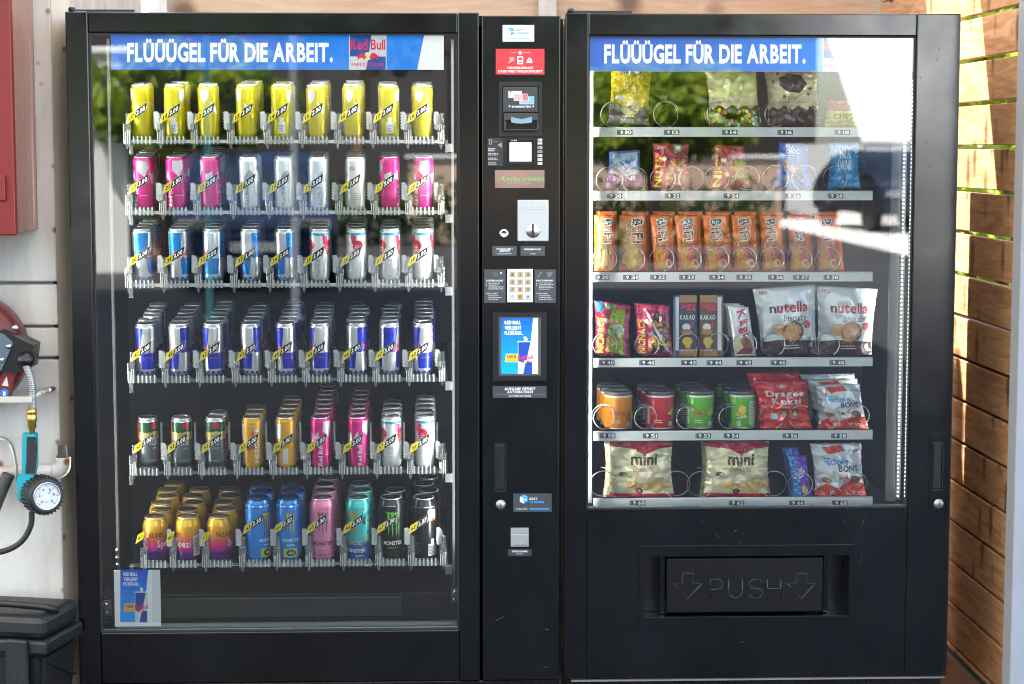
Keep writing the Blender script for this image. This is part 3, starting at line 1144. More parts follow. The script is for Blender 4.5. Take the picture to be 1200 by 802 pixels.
# ------------------------------------------------------------------ control column
MB().box(xC0, xC1, 0, .05, zDB, PZ(18.5), b=.003).build('control_column', BLACK, dm)


def decal(parent, name, art, Y, m=PRINT):
    return art.mb(flat_surf(Y)).build(name, m, parent, colors=True)


DG = (0.045, 0.05, 0.055)
cubeb = (0.02, 0.22, 0.62)


def cube_logo(a, x, y, s, c1=cubeb, c2=(0.10, 0.35, 0.75), c3=(.6, .65, .7)):
    a.poly([(x - s, y - .5 * s), (x, y - s), (x + s, y - .5 * s), (x, y)], c2)
    a.poly([(x - s, y - .5 * s), (x, y), (x, y + 1.3 * s), (x - s, y + .8 * s)], c3)
    a.poly([(x, y), (x + s, y - .5 * s), (x + s, y + .8 * s), (x, y + 1.3 * s)], c1)
    a.poly([(x + .25 * s, y + .15 * s), (x + .75 * s, y - .1 * s), (x + .75 * s, y + .35 * s), (x + .25 * s, y + .6 * s)], (.7, .8, .85))


a = Art()
a.rect(589, 29.5, 626, 49, (.62, .63, .62))
cube_logo(a, 598.5, 36.3, 4.2)
a.text('EASY', 605, 34, 614, 37, (.12, .14, .16))
a.text('VENDING', 605, 38, 620, 40.2, (.05, .25, .55))
a.text('WWW.', 593, 45, 606, 46.6, (.25, .25, .25))
a.rect(607, 45.1, 621, 46.3, (.1, .45, .6))
decal(dm, 'logo_sticker', a, 0)

a = Art()
a.rect(581, 57.5, 638, 87.5, (.62, .022, .03))
a.disc(609.5, 62, 1.8, 2.2, WHT)
a.disc(609.5, 62, .8, 1.2, (.62, .022, .03))
a.rect(598, 61.8, 606, 62.3, (.75, .3, .3)).rect(613, 61.8, 622, 62.4, (.75, .45, .45))
a.poly([(596, 68), (602, 67), (603, 71), (599, 72.5), (596.5, 74.5), (595.5, 73.5), (598, 71)], (.75, .30, .30))
a.rect(606.3, 66, 613, 75.5, WHT).rect(607.5, 67.5, 611.8, 71, (.62, .022, .03)).rect(607.5, 72.3, 611.8, 74.5, (.62, .08, .08))
a.poly([(616.5, 74), (624.5, 74), (622.5, 71.8), (624, 71), (620.5, 67.5), (617, 71), (618.5, 71.8)], WHT)
a.poly([(619.2, 71.5), (621.8, 71.5), (621.4, 69.8), (619.7, 69.8)], (.62, .022, .03))
a.text('VORRÜBERGEMACHT', 594, 77.8, 625, 81, WHT)
a.text('KASSE WIRD TÄGLICH ENTLEERT', 584, 81.8, 635.5, 85.2, WHT)
decal(dm, 'notice_sticker', a, 0)

# banknote reader
m = MB()
o_, i_ = pxrect(584.5, 96, 635, 160, 0), pxrect(588.5, 101, 631.5, 155.5, 0)
m.frame(o_, i_, -.004, .001)
nr = m.build('banknote_reader', BLACK2, dm)
m = MB()
pxbox(m, 589.5, 102, 630, 131.5, -.012, .001, .0015)
m.build('reader_face', mat('reader_grey', (.028, .03, .032), .4), nr)
a = Art()
a.rect(595.7, 106.8, 611.5, 115, (.55, .62, .55)).disc(598.5, 107.8, 1, .9, (.08, .08, .25), 8)
a.rect(602, 110, 618.8, 118.5, (.66, .45, .42)).rect(611, 110, 618.8, 114, (.62, .12, .14)).rect(616, 113, 618.8, 118.5, (.55, .05, .08))
a.lines(603.5, 112, 610, 117.5, 3, (.6, .2, .2), 3)
a.rect(608.5, 113.2, 626, 122.5, (.30, .52, .66))
a.rect(602, 110, 618.8, 118.5, (.66, .42, .40)).rect(613, 110.6, 618.4, 117.9, (.62, .12, .14)).lines(604, 112, 611, 117.5, 3, (.6, .25, .25), 4)
a.lines(611, 119.3, 624, 121.8, 2, (.12, .28, .42), 5).rect(620.5, 114.4, 625.4, 121.6, (.18, .40, .55))
a.text('BANKNOTEN', 599.8, 124, 622, 126.4, WHT)
for px in (597, 624.8):
    a.poly([(px - 1.2, 124), (px + 1.2, 124), (px, 126.4)], WHT)
a.mb(flat_surf(-.012)).build('banknote_print', PRINT, nr, colors=True)
m = MB()
pxbox(m, 590.5, 133, 631, 141.5, -.020, .001, .0015)
pxbox(m, 590.5, 141.6, 593, 153, -.018, .001, .001)
pxbox(m, 629, 141.6, 631, 153, -.018, .001, .001)
pxbox(m, 590.5, 151.5, 631, 153, -.0185, .001, .0005)
m.build('note_slot', mat('reader_grey', (.028, .03, .032), .4), nr)
a = Art()
a.poly([(599, 137), (611, 140), (623.5, 137), (623.5, 143.5), (618, 144.6), (611, 145), (604, 144.6), (599, 143.5)], (.20, .32, .38))
a.mb(flat_surf(-.0215)).build('slot_light', PRINTG, nr, colors=True)

# card reader
m = MB()
m.frame(pxrect(591, 162, 627.5, 192.5, 0), pxrect(593, 164, 625.8, 190.8, 0), -.005, .001)
cr_ = m.build('card_reader', BLACK2, dm)
m = MB()
pxbox(m, 596.8, 166.8, 623.3, 190.2, -.010, -.001, .003)
m.build('reader_pad', mat('pad_grey', (.62, .63, .65), .45), cr_)
a = Art()
for r_, c in ((4.2, .50), (3.2, .62), (2.4, .50), (1.5, .62)):
    a.disc(609.5, 178.5, r_ * 1.3, r_, (c, c, c))
a.mb(flat_surf(-.010)).build('contactless_mark', PRINT, cr_, colors=True)
a = Art()
a.disc(600, 164.8, .9, .9, (.2, .6, .55), 8).disc(603, 164.8, .9, .9, (.7, .7, .7), 8).disc(605, 164.8, 1.1, .9, (.3, .65, .8), 8)
a.mb(flat_surf(-.005)).build('status_lights', PRINT, cr_, colors=True)

a = Art()
a.rect(571.5, 162, 590, 194.5, (.018, .02, .022))
a.rect(573, 163.5, 576.5, 169.5, (.22, .24, .24)).rect(573.8, 164.3, 575.7, 168.5, (.03, .03, .03)).lines(578, 166, 584, 167, 1, (.3, .3, .3), 2)
a.poly([(583, 170), (588, 167), (588.5, 173.5)], (.26, .28, .28))
a.lines(572, 173.8, 583, 178, 2, (.5, .5, .5), 7, .7)
a.lines(572, 179.5, 588, 183, 2, (.38, .38, .38), 8, .6)
a.lines(572, 185, 584, 188.5, 2, (.38, .38, .38), 9, .6)
a.lines(572, 190.5, 583, 193.8, 2, (.38, .38, .38), 10, .6)
decal(dm, 'reader_instructions', a, 0)
a = Art()
for k, py in enumerate((164.3, 168.6, 173.3, 178, 182.8, 187.3, 191.8)):
    a.rect(630, py - 1.6, 635.5, py + 1.6, (.62, .62, .64))
    if k == 1:
        a.rect(630.3, py, 635.2, py + 1.3, (.05, .18, .45))
    if k == 2:
        a.disc(631.8, py, 1.6, 1.5, (.55, .03, .02), 10).disc(633.8, py, 1.6, 1.5, (.75, .30, .02), 10)
    if k == 3:
        a.disc(631.8, py, 1.6, 1.5, (.6, .03, .08), 10).disc(633.8, py, 1.6, 1.5, (.02, .25, .6), 10)
    if k in (0, 4, 5, 6):
        a.text(['PAY', '', '', '', 'PAY', 'CARD', 'VPAY'][k], 630.7, py - .8, 634.8, py + .8, (.15, .15, .18))
decal(dm, 'card_marks', a, 0)

# text display
m = MB()
pxbox(m, 580, 199.5, 638, 220.5, -.002, .001)
dp = m.build('text_display', mat('display_reflection_tint', (.22, .18, .19), .06, .7), dm)  # purplish grey base stands in for reflections in the glass
a = Art()
a.text('- Karte anhalte', 583, 207, 638, 212, (.06, .45, .08), bold=False, gap=.14)
a.text('Nur Ruhe', 596, 214.2, 621, 215.8, (.06, .38, .10), bold=False, gap=.2)
a.mb(flat_surf(-.002)).build('display_text', LCD, dp, colors=True)

# coin plate
m = MB()
pxbox(m, 606.5, 234.5, 643, 283, -.004, .001, .0025)
cp = m.build('coin_plate', GREYM, dm)
m = MB()
pxbox(m, 616, 240.5, 634, 246, -.0045, -.003, .0006)
pxbox(m, 615, 240, 615.8, 276, -.0043, -.003)
pxbox(m, 634.5, 240, 635.3, 276, -.0043, -.003)
m.build('plate_ridge', GREYM, cp)
p = P(624.5, 270.7, 0)
cs = MB().lathe([(0, -.0075), (.013, -.007), (.0175, -.005), (.018, -.004), (.018, -.0039)], 32, axis='y', origin=(p.x, 0, p.z)).build('coin_dial', STEEL, cp)
m = MB()
pxbox(m, 623.5, 262.5, 625.6, 278.5, -.0082, -.0045)
m.build('coin_slot', BLACK2, cs)
p = P(590.5, 274, 0)
MB().lathe([(0, -.006), (.004, -.006), (.005, -.009), (.010, -.009), (.0125, -.006), (.013, .0)], 24, axis='y', origin=(p.x, -.0002, p.z)).build('return_button', STEEL, dm)

a = Art()
for (x0, x1, t1, t2, t3) in ((577, 605.5, 'RÜCKGABE /', 'ABBRUCH', 'CANCEL / RETURN'), (610, 638.5, 'MÜNZEINWURF', '', 'COINS')):
    a.rect(x0, 288.5, x1, 300, DG)
    a.text(t1, x0 + 5 - (0 if t2 else 1), 290.6 if t2 else 291, x1 - 4.5, 292.8 if t2 else 293.4, WHT)
    if t2:
        a.text(t2, x0 + 8, 293.1, x1 - 8, 295.1, WHT)
    a.rect(x0 + 1, 295.7, x1 - 1, 295.9, (.2, .2, .2))
    a.text(t3, x0 + (6 if t2 else 11), 296.8, x1 - (6 if t2 else 11), 298.3, (.5, .5, .5))
decal(dm, 'coin_labels', a, 0)

# keypad
m = MB()
pxbox(m, 594.5, 315.5, 624.5, 354.5, -.003, .001, .001)
kp = m.build('keypad', mat('keypad_white', (.66, .67, .68), .4), dm)
keys = '123456789*0#'
for k in range(12):
    x, y = 600.5 + (k % 3) * 9.1, 321.8 + (k // 3) * 8.75
    m = MB()
    pxbox(m, x - 3.1, y - 3.1, x + 3.1, y + 3.1, -.0055, -.0025, .0007)
    c = (.42, .34, .20) if k != 10 else (.45, .25, .08)
    ke = m.build('key', mat('key_tan_%d' % (k == 10), c, .35) if k not in (9, 11) else mat('key_grey', (.48, .52, .58), .35), kp)
    a = Art()
    a.text(keys[k], x - 1.1, y - 1.8, x + 1.1, y + 1.8, (.10, .08, .05))
    a.mb(flat_surf(-.0055)).build('key_print', PRINT, ke, colors=True)
for (x0, x1, h1, h2, sd) in ((567.5, 592.5, 'KARTENZAHLUNG', 'CARD PAYMENT', 3), (626.5, 651.5, 'BARZAHLUNG', 'CASH PAYMENT', 9)):
    a = Art()
    a.rect(x0, 316, x1, 355, DG)
    a.text(h1, x0 + 2, 328, x0 + 22, 330, WHT)
    a.lines(x0 + 5, 331.5, x1 - 2, 340.5, 4 if sd == 3 else 5, (.45, .45, .45), sd)
    a.rect(x0 + 2, 331.8, x0 + 3, 333, (.5, .5, .5)).rect(x0 + 2, 334.2, x0 + 3, 335.4, (.5, .5, .5))
    a.rect(x0 + 1, 342, x1 - 2, 342.2, (.15, .15, .15))
    a.text(h2, x0 + 2, 343.4, x0 + 16, 345, (.6, .6, .6), shear=.2)
    a.lines(x0 + 5, 346.3, x1 - 4, 352.5, 3, (.42, .42, .42), sd + 1)
    if sd == 3:
        a.poly([(585.8, 319.4), (588.4, 319.4), (587.1, 321.8)], WHT).rect(578, 318, 583, 324.5, (.08, .09, .1))
    else:
        a.poly([(629, 325.5), (634, 318), (635.5, 319), (631, 325.5)], (.14, .15, .16)).poly([(641, 319), (648, 318.5), (646.5, 323), (642, 325.5)], (.14, .15, .16))
    decal(dm, 'keypad_instructions', a, 0)


def promo(a, x0, y0, x1, y1, k=1.0):
    """Blue poster: lettering top left, a can low right, pale wedge, orange flag."""
    def q(u, v):
        return (x0 + (x1 - x0) * u, y0 + (y1 - y0) * v)

    def rc(u0, v0, u1, v1, c):
        a.rect(*q(u0, v0), *q(u1, v1), tuple(k * t for t in c))
    for i in range(8):
        t = i / 8
        rc(0, t, 1, 1, (0, .10 + .22 * t, .62 + .2 * t))
    a.poly([q(.87, 0), q(1, 0), q(1, 1), q(.72, 1)], tuple(k * t for t in (.72, .75, .80)))
    a.text('RED BULL', *q(.10, .05), *q(.54, .115), tuple(k * t for t in WHT))
    a.text('VERLEIHT', *q(.10, .145), *q(.55, .21), tuple(k * t for t in WHT))
    a.text('FLÜÜÜGEL.', *q(.10, .225), *q(.60, .30), tuple(k * t for t in WHT))
    rc(.46, .42, .85, 1, (.55, .57, .62))
    a.poly([q(.47, .43), q(.80, .43), q(.68, .78), q(.47, .78)], tuple(k * t for t in NAVY))
    a.poly([q(.66, .80), q(.84, .78), q(.84, 1), q(.60, 1)], tuple(k * t for t in NAVY))
    a.poly([q(.60, .34), q(.68, .33), q(.72, .38), q(.70, .42), q(.64, .41)], tuple(k * t for t in (.6, .65, .7)))
    rc(.45, .415, .86, .432, (.65, .68, .7))
    a.text('Red Bull', *q(.46, .665), *q(.86, .74), tuple(k * t for t in REDL))
    bulls(a, *q(.66, .785), (x1 - x0) * .28, (y1 - y0) * .05)
    a.poly([q(.14, .64), q(.46, .64), q(.46, .79), q(.10, .79)], tuple(k * t for t in (.75, .42, .02)))
    a.text('HIER', *q(.17, .665), *q(.42, .725), tuple(k * t for t in (.02, .03, .12)))
    a.text('ERHÄLTLICH', *q(.16, .745), *q(.42, .772), tuple(k * t for t in (.02, .03, .12)))


# advertising screen
m = MB()
m.frame(pxrect(577.5, 366.5, 640.5, 446, 0), pxrect(584, 371, 634.5, 440.5, 0), -.006, .001)
sn = m.build('advert_screen', BLACK2, dm)
m = MB()
m.frame(pxrect(584.3, 371.3, 634.2, 440.2, 0), pxrect(586.8, 372.6, 630.8, 438.5, 0), -.002, .001)
m.build('screen_bezel', mat('bezel_grey', (.12, .12, .12), .3, .5), sn)
m = MB()
a = Art()
promo(a, 587, 372.8, 630.5, 438.3)
a.mb(flat_surf(-.0004)).build('screen_picture', SCREEN, sn, colors=True)
a = Art()
a.rect(577.5, 452.5, 640.5, 466.5, (.035, .04, .046))
a.text('AUSGABE ÖFFNET', 591, 453.6, 627.5, 457.6, WHT, shear=.15)
a.text('AUTOMATISCH', 594, 458, 624.5, 461, WHT, shear=.15)
a.rect(579, 462, 639, 462.3, (.3, .3, .3))
a.text('AUTOMATIC DOOR', 596, 463.3, 622.5, 465.3, (.65, .65, .65), shear=.15)
decal(dm, 'door_notice', a, 0)


def latch(parent, x0, y0, x1, y1):
    """Recessed pull handle with a lock below."""
    m = MB()
    m.frame(pxrect(x0, y0, x1, y1, 0), pxrect(x0 + 1.2, y0 + 1.2, x1 - 1.2, y1 - 1.2, 0), -.0025, .001)
    pxbox(m, x0 + 1.2, y0 + 1.2, x1 - 1.2, y1 - 1.2, -.0008, .001)
    h = m.build('latch_plate', BLACK, parent)
    m = MB()
    m.frame(pxrect(x0 + 3.5, y0 + 12, x1 - 5, y0 + 69, 0), pxrect(x0 + 5.2, y0 + 14, x1 - 6.6, y0 + 67, 0), -.005, .001)
    pxbox(m, x0 + 5.6, y0 + 14.5, x1 - 7.2, y0 + 66.5, -.0095, -.001, .0015)
    m.build('pull_handle', BLACK2, h)
    p = P(x0 + 11.3, y0 + 84, 0)
    k = MB().lathe([(0, -.0062), (.008, -.0062), (.0088, -.0055), (.009, -.002), (.0125, -.002), (.0128, .0)], 24, axis='y', origin=(p.x, -.0009, p.z)).build('lock', DULLST, h)
    MB().box(p.x - .0013, p.x + .0013, -.0078, -.0072, p.z - .005, p.z + .005).build('keyhole', BLACK2, k)


latch(dm, 575.5, 507.5, 598.5, 600)
a = Art()
a.rect(601.5, 578.5, 646.5, 600, (.035, .042, .048))
cube_logo(a, 613.8, 584.5, 4.6)
a.text('EASY', 620.5, 583.3, 630, 586, (.65, .65, .65))
a.text('VENDING', 620.5, 587, 637.5, 589.8, (.03, .30, .68))
a.text('HILFE', 605, 595.6, 618, 597.6, (.4, .4, .4))
a.rect(620.5, 595.8, 643.5, 597.4, (.03, .25, .55))
decal(dm, 'company_sticker', a, 0)
m = MB()
m.frame(pxrect(598.5, 618.5, 619.5, 640.5, 0), pxrect(600, 620, 618.3, 639.3, 0), -.003, .001)
pxbox(m, 600, 620, 618.3, 625.5, -.0015, .001)
pxbox(m, 600, 626, 618.3, 639.3, -.0032, .001, .0012)
m.build('coin_return', mat('satin_steel', (.42, .43, .42), .42, .9), dm)
a = Art()
a.rect(595, 643.5, 623, 652, (.02, .023, .026))
a.text('RÜCKGABE', 600, 645, 618, 647.4, WHT)
a.text('RETURN', 605, 648.6, 613, 649.9, (.5, .5, .5))
decal(dm, 'return_label', a, 0)
# scuffs
a = Art()
sr = random.Random(77)
marks = [(586, 725, 12, 25, .10), (641, 738, 4, -10, .16), (640, 782, 6, 5, .08)]
for i in range(34):
    marks.append((sr.uniform(125, 535), sr.uniform(745, 800), sr.uniform(1, 7), sr.uniform(-80, 80), sr.uniform(.008, .02)))
for i in range(24):
    marks.append((sr.uniform(568, 653), sr.uniform(480, 795), sr.uniform(1, 5), sr.uniform(-80, 80), sr.uniform(.008, .018)))
for i in range(22):
    marks.append((sr.choice([sr.uniform(88, 106), sr.uniform(541, 560)]), sr.uniform(60, 790), sr.uniform(1, 5), sr.uniform(50, 110), sr.uniform(.008, .022)))
for (x, y, l, t, c) in marks:
    t = R(t)
    dx, dy = math.cos(t) * l / 2, -math.sin(t) * l / 2
    a.poly([(x - dx, y - dy - .3), (x + dx, y + dy - .2), (x + dx, y + dy + .2), (x - dx, y - dy + .3)], (c, c, c))
tag(decal(dm, 'scratches', a, 0), kind='stuff')

# poster standing in the lower left of the window
m = MB()
m.box(PX(134, .03, 700), PX(188, .03, 700), .0305, .032, PZ(730.5, .03), PZ(665, .03))
ps = m.build('window_poster', WHITEP, dm)
a = Art()
promo(a, 141, 668, 178.5, 729.5)
a.rect(178.5, 668, 187.5, 729.5, (.62, .64, .66))
a.mb(flat_surf(.0305)).build('poster_print', PRINTG, ps, colors=True)

# ------------------------------------------------------------------ shelves, lanes and price tags
TILT = R(6.0)
YS = 0.108
ROWS = [   # lip y, can foot y, lane centres, first tag number
    (167.5, 163.5, [166, 205, 245, 290, 331, 372, 414, 455, 495], 10),
    (250.5, 246.5, [168.5, 208, 248.5, 293, 332.5, 372.5, 416, 456, 495.5], 20),
    (335.5, 330.5, [169, 210, 249.5, 293.5, 334, 373.5, 417, 456.5, 495.5], 30),
    (446.5, 441, [171.5, 211, 251.5, 295, 336, 375, 418, 457, 496.5], 40),
    (554.5, 550.5, [174, 213.5, 253.5, 297, 337, 377, 419.5, 458.5, 497.5], 50),
    (662.5, 658.5, [184, 219, 260, 305, 341, 379.5, 422, 461.5, 499], 60)]


def lit_rib_tone(me, n, n2):
    """Paler plastic on the ribs stands in for light caught in their edges."""
    me.materials.append(FROST_LIT)
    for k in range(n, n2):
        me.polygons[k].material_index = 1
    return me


def mesh_lane_post():
    """Clear front post between two lanes with ribs, foot and lower tab (front at y = 0, foot at z = 0)."""
    m = MB()
    m.box(-.010, .010, .0, .004, 0, .048, b=.0012)
    n = len(m.f)
    for x in (-.0085, -.004, .0005, .005):
        m.box(x, x + .0024, -.004, -.0002, -.004, .026 + .006 * (x > 0))
    n2 = len(m.f)
    m.box(-.003, .008, .0045, .012, .046, .075, b=.001)
    m.prism([(-.006, -.001), (.006, -.001), (.0015, -.017), (-.0015, -.017)], .0005, .0035)
    return lit_rib_tone(m.mesh('lane_post', CLEAR), n, n2)


def mesh_tooth():
    """Serrated clear strip at the right of each lane."""
    pts = [(0.0, 0.0), (.014, 0.0), (.014, .036), (.008, .046), (0, .046)]
    for i in range(6):
        z = .046 - .0076 * i
        pts += [(-.0028, z - .002), (-.0028, z - .0045), (0, z - .006)]
    m = MB().prism(pts, 0, .0025)
    return m.mesh('toothed_strip', FROST_LIT)


def mesh_lip():
    """Clear front lip of one lane: bar with upright ribs."""
    m = MB()
    w = .032
    m.box(-w, w, .0, .003, -.002, .010)
    m.box(-w, w, -.0035, -.0005, -.006, -.0022)
    n = len(m.f)
    for i in range(6):
        x = -w * .82 + i * w * 1.64 / 5
        m.box(x - .0020, x + .0020, -.0035, -.0005, -.007, .014)
    return lit_rib_tone(m.mesh('lane_lip', CLEAR), n, len(m.f))


ME_POST, ME_TOOTH, ME_LIP = mesh_lane_post(), mesh_tooth(), mesh_lip()
dmw = wloc(dm)
row_base = []
for r, (ylip, yfoot, xs, n0) in enumerate(ROWS):
    zl = PZ(ylip, YS, 340)
    zf = PZ(yfoot, YS + .006, 340)
    row_base.append((zf, [P(x, yfoot, YS + .03).x for x in xs]))
    xa, xb = P(151, ylip, YS).x, P(525, ylip, YS).x
    # tilted tray
    Mt = Matrix.Translation((0, YS, zl)) @ Matrix.Rotation(TILT, 4, 'X')
    t = MB()
    t.box(xa, xb, .004, .50, -.006, -.001, M=Mt)
    sh = t.build('shelf', INNER, dm)
    b = MB()
    b.box(xa, xb, YS + .0005, YS + .0035, zl - .001, zl + .0075)
    b.build('front_bar', RAILM if r < 3 else CLEAR, sh)
    # runners and lane dividers
    for i in range(10):
        if i == 0:
            x = xs[0] - (xs[1] - xs[0]) * .5
        elif i == 9:
            x = xs[8] + (xs[8] - xs[7]) * .55
        else:
            x = (xs[i - 1] + xs[i]) / 2 + (3.0 if r < 5 else 2)
        X = P(x, ylip, YS).x
        if i == 0:
            X += .006
        o = instance(ME_POST, 'lane_post', dm, Vector((X, YS - .004, zl + .001)) - dmw)
        if i > 0:
            instance(ME_TOOTH, 'toothed_strip', dm, Vector((X - .0165, YS + .010, zl + (.034 if r < 5 else .05))) - dmw)
        d = MB()
        d.box(X - .001, X + .001, .012, .46, .0, .05, M=Mt)
        d.build('lane_divider', CLEAR2, dm)
    for i in range(9):
        instance(ME_LIP, 'lane_lip', dm, Vector((row_base[r][1][i], YS - .001, zl + .003)) - dmw)
    if r == 4:
        for i in range(9):
            q = P(xs[i] + 14.8, 495, YS + .03)
            MB().box(q.x - .0025, q.x + .0025, YS + .03, YS + .036, q.z - .075, q.z, b=.001).build('lane_guide', mat('guide_grey', (.30, .31, .31), .4), dm)
    # end clip on the right upright
    m = MB()
    pxbox(m, 521.5, ylip + 1, 530, ylip + 11, .082, .10, .001)
    m.build('shelf_clip', mat('clip_grey', (.06, .062, .062), .4), dm)
    m = MB()
    pxbox(m, 151.5, ylip + 2, 156, ylip + 14, .10, .112, .001)
    m.build('shelf_clip', CLEAR, dm)
    # price tags
    for i in range(9):
        num = n0 + i
        price = '3.00' if r < 5 else ('3.37' if i == 8 else '3.30')
        a = Art(flip=False)
        w, h = .051, .0215
        sl = .004
        a.poly([(-.003, -h * .5), (w + .005, -h * .5), (w + .009, h * .48), (.002, h * .48)], (.30, .30, .29))
        a.poly([(-.001, -h * .48), (.0215, -h * .48), (.0215 + sl, h * .48), (sl - .001, h * .48)], YEL)
        a.text(str(num), .0055, -h * .27, .0190, h * .27, BLK, gap=.1)
        if not (r == 5 and i < 3):
            a.poly([(.0225, -h * .46), (w + .004, -h * .46), (w + .004 + sl, h * .46), (.0225 + sl, h * .46)], BLK)
            a.text(price, .0275, -h * .29, w + .002, h * .29, WHT, gap=.1)
        ang = R(33)
        px = xs[i] - 16.5 if r < 5 else xs[i] - 19
        q = P(px, (ylip - 27.5) if r < 5 else ylip - 41, YS - .012)
        if r == 5 and i < 3:
            q = P(xs[i] - 24, ylip - 30, YS - .012)

        def sf(u, v, lift, q=q):
            return (q.x + u * math.cos(ang) + v * .10, q.y - lift, q.z + u * math.sin(ang) + v)
        mb = a.mb(sf)
        # backing card with its own thickness
        cs_ = [(-.004, -h * .5), (w + .006, -h * .5), (w + .010, h * .5), (.001, h * .5)]
        if r == 5 and i < 3:
            cs_ = [(-.002, -h * .45), (.022, -h * .45), (.026, h * .45), (.003, h * .45)]
            mb = Art(flip=False)
            mb.items = a.items[1:]
            mb = mb.mb(sf)
        f0 = [sf(u, v, 0) for u, v in cs_]
        f1 = [sf(u, v, -.001) for u, v in cs_]
        mb.add(f0 + f1, [(0, 1, 2, 3), (7, 6, 5, 4), (0, 4, 5, 1), (1, 5, 6, 2), (2, 6, 7, 3), (3, 7, 4, 0)], (.5, .5, .5))
        mb.build('price_tag', PRINTT, dm, colors=True)

# ------------------------------------------------------------------ cans
SIL = (.58, .60, .62)


def can_meshes(kind, r, h, base, art, lid=CANTOP, printm=PRINTM, neck=.86, taper=.10):
    """Body, lid, pull tab and print of one kind of can; foot at z = 0."""
    nb = r * .80
    b = MB()
    zt = h * (1 - taper * (.6 if r < .03 else 1.0))
    prof = [(nb, .0012), (nb * 1.03, .0), (r * .94, .004), (r * .995, .009), (r, .012), (r, zt - .004), (r * .985, zt), (r * (neck + .04), h - .006), (r * neck, h - .003)]
    b.lathe(prof, 28)
    bm_ = b.mesh(kind + '_body', base)
    l = MB()
    rn = r * neck
    l.lathe([(rn * .995, h - .0032), (rn * 1.035, h - .0022), (rn * 1.04, h - .0008), (rn * 1.0, h), (rn * .95, h - .0008), (rn * .91, h - .0065), (rn * .86, h - .0065), (rn * .82, h - .0045), (0, h - .0045)], 28)
    lm = l.mesh(kind + '_lid', lid)
    if lid is CANTOP:
        lm.materials.append(CANPANEL)
        for k in range(28 * 4, len(lm.polygons)):
            lm.polygons[k].material_index = 1
    t = MB()
    t.lathe([(.0, .0003), (.0075, .0003), (.0085, .0008), (.0075, .0014), (0, .0014)], 12, origin=(0, -.003, h - .0045))
    t.box(-.005, .005, -.002, .012, h - .0041, h - .0030, b=.0004)
    tm = t.mesh(kind + '_tab', lid)

    def surf(u, v, lift):
        z = v * h
        rr = r
        if z > zt - .004:
            rr = r * (1 - (1 - neck - .03) * min(1, max(0, (z - zt) / max(h - .006 - zt, 1e-4))))
        rr += lift * .7 + .00015
        t_ = R(u)
        return (rr * math.sin(t_), -rr * math.cos(t_), z)
    pm = art.mb(surf, du=9.0, dv=None if taper < .12 else .1).mesh(kind + '_print', printm, colors=True)
    return bm_, lm, tm, pm, r, h


def both(f, a):
    f(a, 0)
    f(a, 180)


def new_art():
    return Art(flip=False)


KINDS = {}
# yellow
a = new_art()
for k in (0, 180):
    a.poly([(-55 + k, .92), (-10 + k, .92), (-18 + k, .74), (-40 + k, .66), (-58 + k, .80)], (.60, .62, .62))
    a.poly([(-5 + k, .70), (28 + k, .60), (40 + k, .45), (15 + k, .52)], (.60, .62, .60))
    a.text('Red Bull', 28 + k, .10, 50 + k, .42, (.42, .40, .08), rot=90, bold=False)
a.poly([(70, .10), (112, .10), (112, .30), (102, .32), (102, .40), (80, .40), (80, .32), (70, .30)], (.62, .64, .64))
a.lines(74, .12, 110, .28, 5, (.2, .2, .2), 4)
KINDS['yellow'] = can_meshes('yellow', .0265, .136, mat('can_yellow', (.44, .38, .008), .34, .35), a)
# magenta
a = new_art()
for k in (0, 180):
    a.poly([(-30 + k, .93), (22 + k, .93), (30 + k, .80), (5 + k, .62), (-35 + k, .74)], (.58, .58, .60))
    a.poly([(38 + k, .66), (80 + k, .72), (88 + k, .52), (52 + k, .48)], (.60, .60, .62))
    a.poly([(-85 + k, .60), (-60 + k, .75), (-48 + k, .55)], (.60, .60, .62))
    a.text('Red Bull', -62 + k, .06, -36 + k, .46, (.70, .68, .70), rot=90)
    a.lines(-20 + k, .26, 40 + k, .30, 1, (.75, .35, .55), 3)
KINDS['pink'] = can_meshes('pink', .0265, .136, mat('can_magenta', (.60, .008, .20), .34, .35), a)
# white
a = new_art()
for k in (0, 180):
    a.poly([(-40 + k, .60), (-5 + k, .76), (30 + k, .66), (10 + k, .50)], (.36, .37, .38))
    a.disc(55 + k, .78, 18, .05, (.42, .43, .44), 12)
    a.text('Red Bull', -35 + k, .08, -12 + k, .42, (.28, .29, .30), rot=90, bold=False)
    a.lines(50 + k, .10, 95 + k, .34, 6, (.40, .40, .40), 6)
    a.lines(-60 + k, .42, 60 + k, .45, 1, (.5, .5, .5), 3)
KINDS['white'] = can_meshes('white', .0265, .136, mat('can_white', (.62, .64, .64), .36, .3), a)


def bullwrap(cb):
    a = new_art()
    for k in (0, 180):
        a.poly([(-98 + k, .93), (-14 + k, .93), (-28 + k, .45), (-98 + k, .45)], cb)
        a.poly([(-28 + k, .44), (74 + k, .44), (66 + k, .13), (-22 + k, .13)], cb)
        a.text('Red Bull', -62 + k, .50, 12 + k, .60, REDL)
        bulls(a, -25 + k, .455, 46, .05)
        a.text('ENERGY DRINK', -15 + k, .33, 45 + k, .36, (.45, .03, .10))
        a.lines(95 + k, .86, 140 + k, .88, 1, (.5, .12, .12), 2)
    for j in range(12):
        a.rect(j * 30 - 180, .045, j * 30 - 162, .085, cb)
    return a


KINDS['blue'] = can_meshes('blue', .0265, .136, mat('can_silver', SIL, .32, .75), bullwrap((.004, .02, .42)))
KINDS['sky'] = can_meshes('sky', .0265, .136, mat('can_silver', SIL, .32, .75), bullwrap((.0, .20, .62)))
